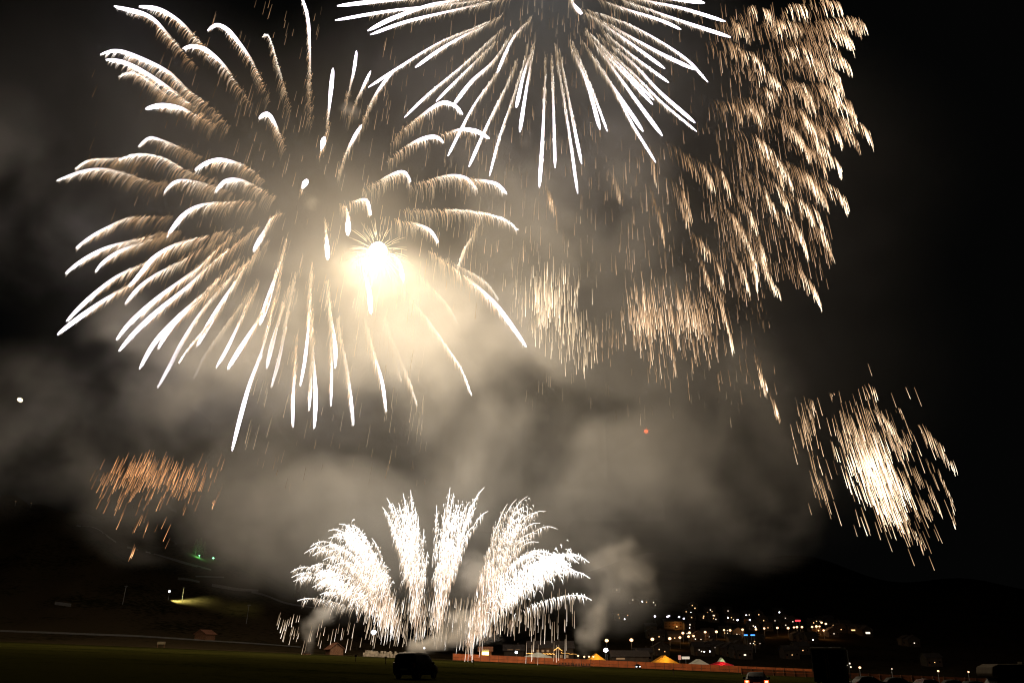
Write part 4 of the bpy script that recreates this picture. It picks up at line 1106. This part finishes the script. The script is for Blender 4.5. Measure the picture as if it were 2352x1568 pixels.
sp = bpy.data.lights.new('slope_spot', 'SPOT'); sp.energy = 240000; sp.color = (.95, 1.0, .45); sp.spot_size = R(105); sp.spot_blend = 1.0; sp.shadow_soft_size = .4
so = link(bpy.data.objects.new('slope_spot', sp), hl); so.location = (0, -.8, 5.0)
tgt = Vector([float(v) for v in ground_at(440, 1380, 0, 331)]) - Vector([float(v) for v in g]) - so.location
so.rotation_euler = tgt.to_track_quat('-Z', 'Y').to_euler()
g = ground_at(418, 1383, 0, 331)
lp = empty('lift_pole', g, 'thin dark pole standing in the lamplit grass patch', 'pole'); MB().tube([(0, 0, 0), (0, 0, 9)], [.16, .1], 6).build('shaft', M['bark'], lp); MB().box(-.9, .9, -.08, .08, 8.6, 8.8).build('crossbar', M['steel'], lp)
for (x, y, lb) in ((897, 890, 'thin lift pole on the dark left slope below the lamplit patch'), (1802, 1030, 'thin lift pole on the slope between wooden hut and lowest fountain')):
    px, py = z2(x, y); g = ground_at(px, py, 0, 331)
    lp = empty('lift_pole', g, lb, 'pole'); MB().tube([(0, 0, 0), (.5, 0, 10)], [.14, .08], 6).build('shaft', M['steel'], lp); MB().box(-.5, 1.5, -.08, .08, 9.6, 9.8).build('crossbar', M['steel'], lp)
for px, py, r_, pw, lb in ((458, 1275, .5, 9000, 'dim green lamp at the foot of the lit fir trees'), (490, 1281, .75, 1500, 'bright green lamp on the crest right of the lit fir trees')):
    pole_lamp(px, py, None, 2.0, r_, M['green_lamp'], lb, pw, (.15, 1, .3), None, 'lamp', 'green_lamp')
for px, py, lb in ((36, 1151, 'tiny pale lamp on the left crest, left of its neighbour'), (72, 1155, 'tiny pale lamp on the left crest, nearer the smoke')):
    pole_lamp(px, py, None, 4, .5, M['win_dim'], lb, 0, cat='lamp')

# ------------------------------------------------------------------ huts, chalets, tents
def house(name, label, loc, w, d, hw, hr, wall, roof, rz=0.0, windows=(), cat='house', group=None, door=True, over=.6, ridge='x', chimney=True):
    """w along local x, front at local -y; windows: (x, z, w, h, material)"""
    o = empty(name, loc, label, cat, group, rz)
    m = MB()
    if ridge == 'y':
        m.prism([(-w / 2, -1.5), (w / 2, -1.5), (w / 2, hw), (0, hw + hr), (-w / 2, hw)], 'y', -d / 2, d / 2)
    else:
        m.prism([(-d / 2, -1.5), (d / 2, -1.5), (d / 2, hw), (0, hw + hr), (-d / 2, hw)], 'x', -w / 2, w / 2)
    m.build('wall', wall, o)
    m = MB(); a = (w if ridge == 'y' else d) / 2; t = .22
    sl = hr / a
    for s in (1, -1):
        poly = [(0, hw + hr + .03), (s * (a + over), hw - sl * over + .03), (s * (a + over), hw - sl * over + t), (0, hw + hr + t)]
        if s < 0: poly = poly[::-1]
        m.prism(poly, 'y' if ridge == 'y' else 'x', -(d if ridge == 'y' else w) / 2 - over, (d if ridge == 'y' else w) / 2 + over)
    rf = m.build('roof', roof, o)
    if chimney: MB().box(w * .18, w * .18 + .7, .4, 1.1, hw + hr * .4, hw + hr + 1.0).build('chimney', M['plaster'], rf)
    for (x, z, ww, wh, mt) in windows:
        f = MB().box(x - ww / 2 - .12, x + ww / 2 + .12, -d / 2 - .06, -d / 2 + .05, z - wh / 2 - .12, z + wh / 2 + .12).build('window', M['wood'], o)
        MB().box(x - ww / 2, x + ww / 2, -d / 2 - .09, -d / 2 - .062, z - wh / 2, z + wh / 2).build('pane', mt, f)
    if door: MB().box(-w * .36 - .5, -w * .36 + .5, -d / 2 - .07, -d / 2 + .05, 0, 2.1).build('door', M['wood'], o)
    return o

house('wooden_hut', 'small dark brown wooden hut at the foot of the left slope', ground_at(470, 1469, 0, 331), 6.6, 6, 2.6, 1.7, M['wood'], M['roofwood'], R(-25), cat='hut', ridge='y', chimney=False)
house('wooden_hut', 'small wooden hut with lit reddish roof left of the white floodlight', on_ground(767, 338), 5.2, 5, 2.2, 1.9, M['wood'], M['roofwood'], R(30), cat='hut', ridge='y', chimney=False)
b = on_ground(366, 332); nb = empty('notice_board', b, 'pale small notice board on two posts by the field track', 'notice board')
MB().box(-1.5, 1.5, -.06, .06, 1.2, 2.1).build('board', M['pale_paint'], nb)
for s in (-1, 1): MB().box(s * 1.2 - .06, s * 1.2 + .06, -.05, .05, -.2, 1.2).build('post', M['wood'], nb)

k = house('ticket_kiosk', 'small dark kiosk with one blazing yellow lit window behind the fence', on_ground(1115, 345), 4.6, 3.5, 3.9, 1.2, M['wood'], M['roofwood'], 0, [(0, 3.1, 2.6, 2.0, M['sign_yellow'])], 'kiosk', chimney=False)
lamp('kiosk_glow', np.array(on_ground(1115, 345)) + np.array([0, -3.2, 3.0]), 260, (1, .45, .1), .5, k)

c0 = on_ground(1264, 385)
ch = house('chalet', 'large chalet with orange string lights along its balcony and gable behind the fence', c0, 19, 10, 6.4, 2.6, M['plaster'], M['slate'], 0,
           [(-7.5 + i * 2.1, 6.0 - .9, 1.0, .9, M['win_dim']) for i in range(4)] + [(2 + i * 2.4, 3.0, 1.1, 1.2, M['win_dim']) for i in range(3)] + [(-6 + i * 2.4, 2.4, 1.1, 1.2, M['glass']) for i in range(3)], 'chalet')
MB().box(-10.2, 10.4, -6.2, -5.1, 4.1, 4.25).build('balcony', M['wood'], ch)
m = MB()
def bulbs(p, q, n):
    for i in range(n):
        t = i / (n - 1); m.ball([p[j] + (q[j] - p[j]) * t + (0, 0, -.1 * math.sin(i))[j] for j in range(3)], rng.uniform(.08, .17), 6, 4)
bulbs((-10.2, -6.3, 4.15), (1.5, -6.3, 3.9), 60); bulbs((1.2, -6.4, 5.2), (3.0, -6.4, 6.5), 20); bulbs((3.0, -6.4, 6.5), (4.7, -6.4, 5.2), 20); bulbs((4.4, -6.3, 4.4), (10.6, -6.3, 3.7), 14)
m.build('string_lights', M['string'], ch)
MB().prism([(1.1, 5.1), (4.9, 5.1), (3.0, 6.6)], 'y', -6.2, -5.0).build('gable_porch', M['wood'], ch)
for x in (1.4, 4.6): MB().box(x - .12, x + .12, -6.15, -5.9, 0, 5.1).build('porch_post', M['wood'], ch)
lamp('string_glow', np.array(c0) + np.array([0, -7.5, 4.2]), 260, (1, .5, .15), 1.5, ch)
house('village_house', 'dim house with faint orange strip light left of the string lit chalet', on_ground(1180, 420), 9, 8, 5, 2.4, M['plaster'], M['slate'], 0, [(-1.6, 6.0 - .9, 2.6, .5, M['win_dim']), (1.8, 5.1, 2.0, .5, M['win_dim'])], 'house')
house('village_house', 'dim long building between the smoke column and the right yellow tent', on_ground(1445, 372), 15, 8, 4.4, 2, M['plaster'], M['slate'], 0, [(-4, 3.4, 3.5, .6, M['win_dim'])], 'house')

def tent(name, label, px, Y, w, d, h0, h1, mat, power, col, gap=False, cat='tent', lampz=.6):
    o = empty(name, on_ground(px, Y), label, cat)
    m = MB(); n = 8
    # saddle shaped cloth with sagging slopes
    prof = [(-w / 2, h0), (-w * .32, h0 + (h1 - h0) * .34), (-w * .15, h0 + (h1 - h0) * .70), (0, h1), (w * .15, h0 + (h1 - h0) * .70), (w * .32, h0 + (h1 - h0) * .34), (w / 2, h0)]
    vs = [(x, y, z) for y in (-d / 2, d / 2) for x, z in prof] + [(x, y, z - .04) for y in (-d / 2, d / 2) for x, z in prof]
    k = len(prof)
    fs = [(i, i + 1, k + i + 1, k + i) for i in range(k - 1)] + [(2 * k + i, 3 * k + i, 3 * k + i + 1, 2 * k + i + 1) for i in range(k - 1)]
    m.add(vs, fs); m.build('canopy', mat, o)
    g = MB()
    g.add([(x, -d / 2 + .05, z - .05) for x, z in prof] + [(w / 2, -d / 2 + .05, h0 - .5), (-w / 2, -d / 2 + .05, h0 - .5)], [tuple(range(k + 2))]); g.build('front_cloth', mat, o)
    for sx in (-1, 1):
        for sy in (-1, 1): MB().tube([(sx * w / 2, sy * d / 2, -.2), (sx * w / 2, sy * d / 2, h0)], .06, 6).build('pole', M['steel'], o)
    if power:
        MB().ball((0, 0, h1 - .8), .22, 8, 6).build('bulb', M['win_warm'], o)
        lamp('tent_glow', np.array(o.location) + np.array([0, -d * .2, h0 + (h1 - h0) * lampz - .6]), power, col, .3, o)
    return o

tent('party_tent', 'white party tent behind the fence below the string lit chalet', 1235, 345, 10.5, 8, 2.6, 4.2, M['canvas'], 60, (1, .95, .7))
tent('beer_tent', 'glowing yellow tent at the foot of the smoke column', 1368, 345, 8.2, 7, 1.9, 4.6, M['yellow_canvas'], 520, (1, .6, .15))
tent('beer_tent', 'glowing yellow orange tent with peaked roof, the right one behind the fence', 1524, 350, 11.5, 8, 1.9, 5.0, M['yellow_canvas'], 760, (1, .6, .15))
tent('party_tent', 'dull white tent right of the larger yellow tent', 1603, 352, 7.5, 7, 2.2, 4.2, M['canvas'], 12, (1, .9, .7))
tent('red_awning', 'low red awning glowing right of the dull white tent', 1655, 343, 8.2, 5, 2.5, 3.7, M['red_canvas'], 300, (1, .35, .3), cat='awning')
tent('small_tent', 'small pale green tent above the red awning', 1656, 362, 3.0, 3, 3.4, 5.2, M['canvas'], 100, (.75, 1, .45))
for px, py, w_, h_, mt, lb in ((1575, 1510, 1.5, .5, 'win_white', 'short striped white light panel between yellow and white tents'), (1561, 1509, .5, 1.6, 'win_dim2', 'pinkish lit pillar right of the larger yellow tent')):
    if mt == 'win_dim2': M[mt] = lit('pillar_pink', (1, .42, .3), .55)
    g = on_ground(px, 344); z = float(U(px, py, 344)[2] - g[2])
    o = empty('illuminated_sign', g, lb, 'light panel')
    m = MB()
    if h_ < 1:
        for i in range(3): m.box(-w_, w_, -.05, .05, z - .35 + i * .32, z - .2 + i * .32)
    else: m.box(-w_, w_, -.2, .2, z - h_ / 2, z + h_ / 2)
    m.build('light_face', M[mt], o)
    MB().box(-.08, .08, .06, .2, 0, z).build('post', M['steel'], o)
for i, (px, py) in enumerate(((1342, 1507), (1353, 1507), (1363, 1507), (1328, 1505))):
    pole_lamp(px, py, 339, 3, .34, M['lamp_warm'], ordinal(i if i < 3 else 3) + ' small white festival bulb before the left yellow tent', 0, group='festival bulbs before the yellow tent', cat='lamp', name='festival_bulb')

# ------------------------------------------------------------------ launch racks on the field
def rack(px, Y, label, n=6):
    o = empty('mortar_rack', on_ground(px, Y), label, 'mortar rack', 'mortar racks on the field')
    MB().box(-1.3, 1.3, -.25, .25, .02, .16).build('base_plank', M['wood'], o)
    for z in (.5,): MB().box(-1.3, 1.3, -.3, -.24, z, z + .12).build('side_plank', M['wood'], o)
    for i in range(n):
        x = -1.1 + 2.2 * i / (n - 1)
        MB().tube([(x, 0, .16), (x + (i - n / 2) * .03, 0, .95)], [.13, .13], 10).build('mortar_tube', M['rubber'], o)
    return o
for px, lb in ((1290, 'dark mortar rack on the grass left of the smoke column'), (1307, 'dark mortar rack on the grass, second in the row left of the smoke column'), (1326, 'dark mortar rack directly under the smoke column'), (1345, 'dark mortar rack on the grass right of the smoke column'), (703, 'dark mortar rack under the left smoke plume'), (955, 'dark mortar rack in the low smoke bank behind the van')):
    rack(px, 277, lb)

# ------------------------------------------------------------------ village on the right slope
def z3(x, y): return (1342.5 + x * .2283, 1309 + y * .2283)
def z4(x, y): return (1812 + x * .2295, 1309 + y * .2295)
WARM = [z3(*p) for p in ((472,700),(683,692),(858,685),(960,675),(1047,665),(1097,660),(990,630),(1056,627),(1214,620),(1327,617),(1404,600),(1465,602),(1590,595),(1725,592),(1808,583),(1940,578),(2049,580),(2107,573),(2137,570),(2188,570))] + [z4(*p) for p in ((232,565),(275,560),(306,560),(348,600),(370,535),(327,522))]
WARM.sort()
lamp_big = [0, 1, 3]
for i, (x, y) in enumerate(WARM):
    pole_lamp(x, y, None, 7.0, 1.1 if i < 2 else rng.uniform(.75, 1.05), M['lamp_warm'], ordinal(i) + ' warm street lamp from the left on the village slope', 2500 if i % 2 == 0 else 0, (1, .5, .2), 'warm street lamps on the village slope')
COOL = sorted(z3(*p) for p in ((708,462),(835,465),(851,458),(951,469),(999,486),(1540,500),(1665,500)))
for i, (x, y) in enumerate(COOL):
    pole_lamp(x, y, None, 7.0, .75, M['lamp_violet'], ordinal(i) + ' bluish white street lamp from the left on the upper village road', 0, group='bluish street lamps on the upper road')

SMALL = [z3(*p) for p in ((320,200),(482,300),(575,316),(618,322),(689,326),(705,350),(335,448),(345,480),(398,491),(430,453),(1078,355),(1103,383),(1015,418),(1062,425),(1070,440),(1068,475),(1055,548),(1052,579),(1228,428),(1260,400),(1262,430),(1276,418),(1278,436),(1290,455),(1301,457),(1290,484),(1313,494),(1192,462),(1187,480),(1435,410),(1434,480),(1467,477),(1507,476),(1486,498),(1613,453),(1645,450),(1743,447),(1790,507),(1905,508),(1947,424),(2010,482),(2007,513),(2010,552),(2080,518),(665,595),(677,650),(741,668),(895,682),(1022,636),(1072,651),(1101,692),(1157,695),(1182,677),(1240,630),(1240,668),(1300,775),(1427,605),(1399,630),(1427,632),(1520,645),(1548,648),(1503,723),(1652,735),(1685,735),(1697,715),(1697,748),(1747,736),(1725,690),(1685,560),(1705,572),(1833,578),(2136,678),(2195,687),(2281,699),(2062,850),(2172,805),(1137,800),(1160,815),(1187,818),(1198,818),(1243,815),(1353,794),(1388,795),(1410,800),(1425,813),(1460,792),(1475,792),(1484,828),(1547,844),(740,795),(795,817),(588,885))] + \
        [z4(*p) for p in ((230,527),(260,511),(295,511),(392,503),(425,552),(431,635),(502,593),(1170,720),(1227,728),(1427,920))]
BARS = [(*z3(1538, 796), 9.5, 2.4, 'win_warm'), (*z3(1592, 850), 5, 3, 'win_white'), (*z4(475, 552), 11, 3, 'win_white'), (*z4(556, 560), 10, 3, 'lamp_white'), (*z4(635, 600), 16, 2.6, 'win_warm'), (*z4(730, 612), 6, 4, 'win_white'), (*z4(768, 627), 10, 4, 'win_white')]
used = [False] * len(SMALL); clusters = []
for i in range(len(SMALL)):
    if used[i]: continue
    grp = [i]; used[i] = True
    for j in range(i + 1, len(SMALL)):
        xs_ = [SMALL[q][0] for q in grp + [j]]; ys_ = [SMALL[q][1] for q in grp + [j]]
        if not used[j] and max(xs_) - min(xs_) < 13 and max(ys_) - min(ys_) < 11:
            grp.append(j); used[j] = True
    clusters.append([SMALL[q] for q in grp])
items = [([(x, y, None, None, None) for x, y in c]) for c in clusters] + [[b] for b in BARS]
rows = {'upper': [], 'middle': [], 'lower': []}
for c in items:
    cx = sum(p[0] for p in c) / len(c); cy_ = max(p[1] for p in c)
    rows['upper' if cy_ < 1416 else 'middle' if cy_ < 1460 else 'lower'].append((cx, cy_, c))
NUM = ['', 'one', 'two', 'three', 'four', 'five', 'six', 'seven', 'eight', 'nine', 'ten']
for row, lst in rows.items():
    lst.sort(key=lambda t: t[0])
    for i, (cx, cyy, c) in enumerate(lst):
        rr = random.Random(int(cx * 7 + cyy))
        g = ground_at(cx, cyy + 2, 1.6, 345)
        mp = float(mpp(cx, cyy, g[1]))
        wins = []
        for (x, y, bw, bh, mt) in c:
            zz = float(U(x, y, g[1])[2] - g[2]); s = rr.uniform(.8, 1.25) * mp / .38
            if bw: wins.append(((x - cx) * mp, max(zz, 1.5), bw * mp, bh * mp, M[mt]))
            else: wins.append(((x - cx) * mp, max(zz, 1.3), s * .72, s * .72, M[rr.choice(['win_white', 'win_white', 'win_warm', 'win_warm', 'lamp_white'])]))
        w = max(9, 2 * max(abs(q[0]) + q[2] / 2 for q in wins) + 3); hw = max(5.0, max(q[1] + q[3] / 2 for q in wins) + .8)
        lx = [q[0] for q in wins]
        for k in range(3):
            x = -w / 2 + w * (k + .5) / 3
            if min(abs(x - q) for q in lx) > 1.8: wins.append((x, 2.0 + 0.2 * k, 1.0, 1.2, M['glass']))
        nl = len(c)
        kind = 'long lit band' if c[0][2] else (NUM[min(nl, 10)] + ' lit window' + ('s' if nl > 1 else ''))
        house('village_house', f'dark house with {kind}, {ordinal(i)} from left on the {row} village slope', g, w, rr.uniform(8, 11), hw, rr.uniform(1.8, 3.0), M['plaster'], M['slate'], 0, wins, 'house', 'dark houses on the village slope', True, .7, rr.choice(['x', 'x', 'y']))

# floodlit orange buildings: a real lamp in front of each facade
for (x0, x1, y0, y1, pw, lb, nm) in ((1523, 1573, 1423, 1440, 2600, 'large floodlit orange hotel on the upper village slope', 'hotel'), (1705, 1717, 1420, 1428, 500, 'small floodlit orange house under the bluish lamps', 'village_house'),
                                     (1859, 1884, 1440, 1449, 800, 'floodlit orange house near the right end of the village', 'village_house'), (1613, 1628, 1471, 1478, 500, 'red orange lit house left of the big yellow window', 'village_house')):
    cx = (x0 + x1) / 2; g = ground_at(cx, y1, 0.5, 345); mp = float(mpp(cx, y1, g[1])); w = (x1 - x0) * mp; hh = (y1 - y0) * mp
    h = house(nm, lb, g, w, 12, hh * .8, hh * .35, M['plaster'], M['slate'], 0, [(-w / 2 + w * (i + .5) / 6, hh * z, w * .07, hh * .14, M['glass']) for i in range(6) for z in (.22, .52)], 'hotel' if nm == 'hotel' else 'house', None, False)
    MB().box(-w / 2, w / 2, -7.2, -6.05, hh * .36, hh * .40).build('balcony', M['wood'], h)
    MB().ball((w * .05, -8.6, 1.0), .6, 8, 6).build('floodlight', M['win_warm'], h)
    lamp('facade_glow', np.array(g) + np.array([w * .05, -10.5, 2.0]), pw, (1, .42, .09), .5, h)
g = ground_at(1636, 1486, 0.5, 345); mp = float(mpp(1636, 1480, g[1]))
house('village_house', 'gabled house with one big pale yellow lit window in the lower village', g, 16 * mp, 9, 10 * mp, 3, M['plaster'], M['slate'], 0, [(0, 6.5 * mp, 10.5 * mp, 8 * mp, M['big_window'] if 'big_window' in M else M['win_warm'])], 'house', None, False, .6, 'y')
# neon signs
for px, py, w_, h_, mt, lb in ((1832.5, 1424.5, 12.5, 3.6, 'sign_red', 'glowing red neon sign high in the village'), (1713, 1457.5, 8.5, 2.6, 'sign_blue', 'left of two glowing blue signs in the village'), (1729, 1457.5, 10, 2.6, 'sign_blue', 'right of two glowing blue signs in the village')):
    g = ground_at(px, py, 11, 345); mp = float(mpp(px, py, g[1])); z = float(U(px, py, g[1])[2] - g[2])
    o = empty('neon_sign', g, lb, 'neon sign')
    MB().box(-w_ * mp / 2, w_ * mp / 2, -.1, .1, z - h_ * mp / 2, z + h_ * mp / 2).build('sign_face', M[mt], o, False, .08)
    for s in (-.3, .3): MB().tube([(s * w_ * mp, .25, -.3), (s * w_ * mp, .25, z)], .12, 6).build('post', M['steel'], o)

for px, Y, lb in ((817, 150, 'short marker stake on the grass left of the van, farthest left'), (886, 140, 'short marker stake on the grass just left of the van'), (1087, 170, 'short marker stake on the grass right of the van'), (1545, 160, 'short marker stake on the grass before the right yellow tent')):
    o = empty('marker_stake', on_ground(px, Y), lb, 'stake', 'marker stakes on the field')
    MB().box(-.05, .05, -.05, .05, -.2, 1.1).build('shaft', M['wood'], o)
    MB().box(-.16, .16, -.065, -.052, .8, 1.08).build('marker_flag', M['wood'], o)

for px, py, r, mt, lb in ((1972, 1532, .32, 'lamp_warm', 'small orange lamp on a post between box truck and camper, nearest the truck'), (2045, 1535, .16, 'win_white', 'faint white lamp on a post above the row of parked cars'),
                          (2150, 1540, .26, 'lamp_warm', 'small orange lamp on a post midway between box truck and camper'), (2219, 1542, .22, 'lamp_warm', 'small orange lamp on a post nearest the camper')):
    pole_lamp(px, py, 240, 3, r, M[mt], lb, 0, group='post lamps behind the parked cars', cat='lamp', name='post_lamp')
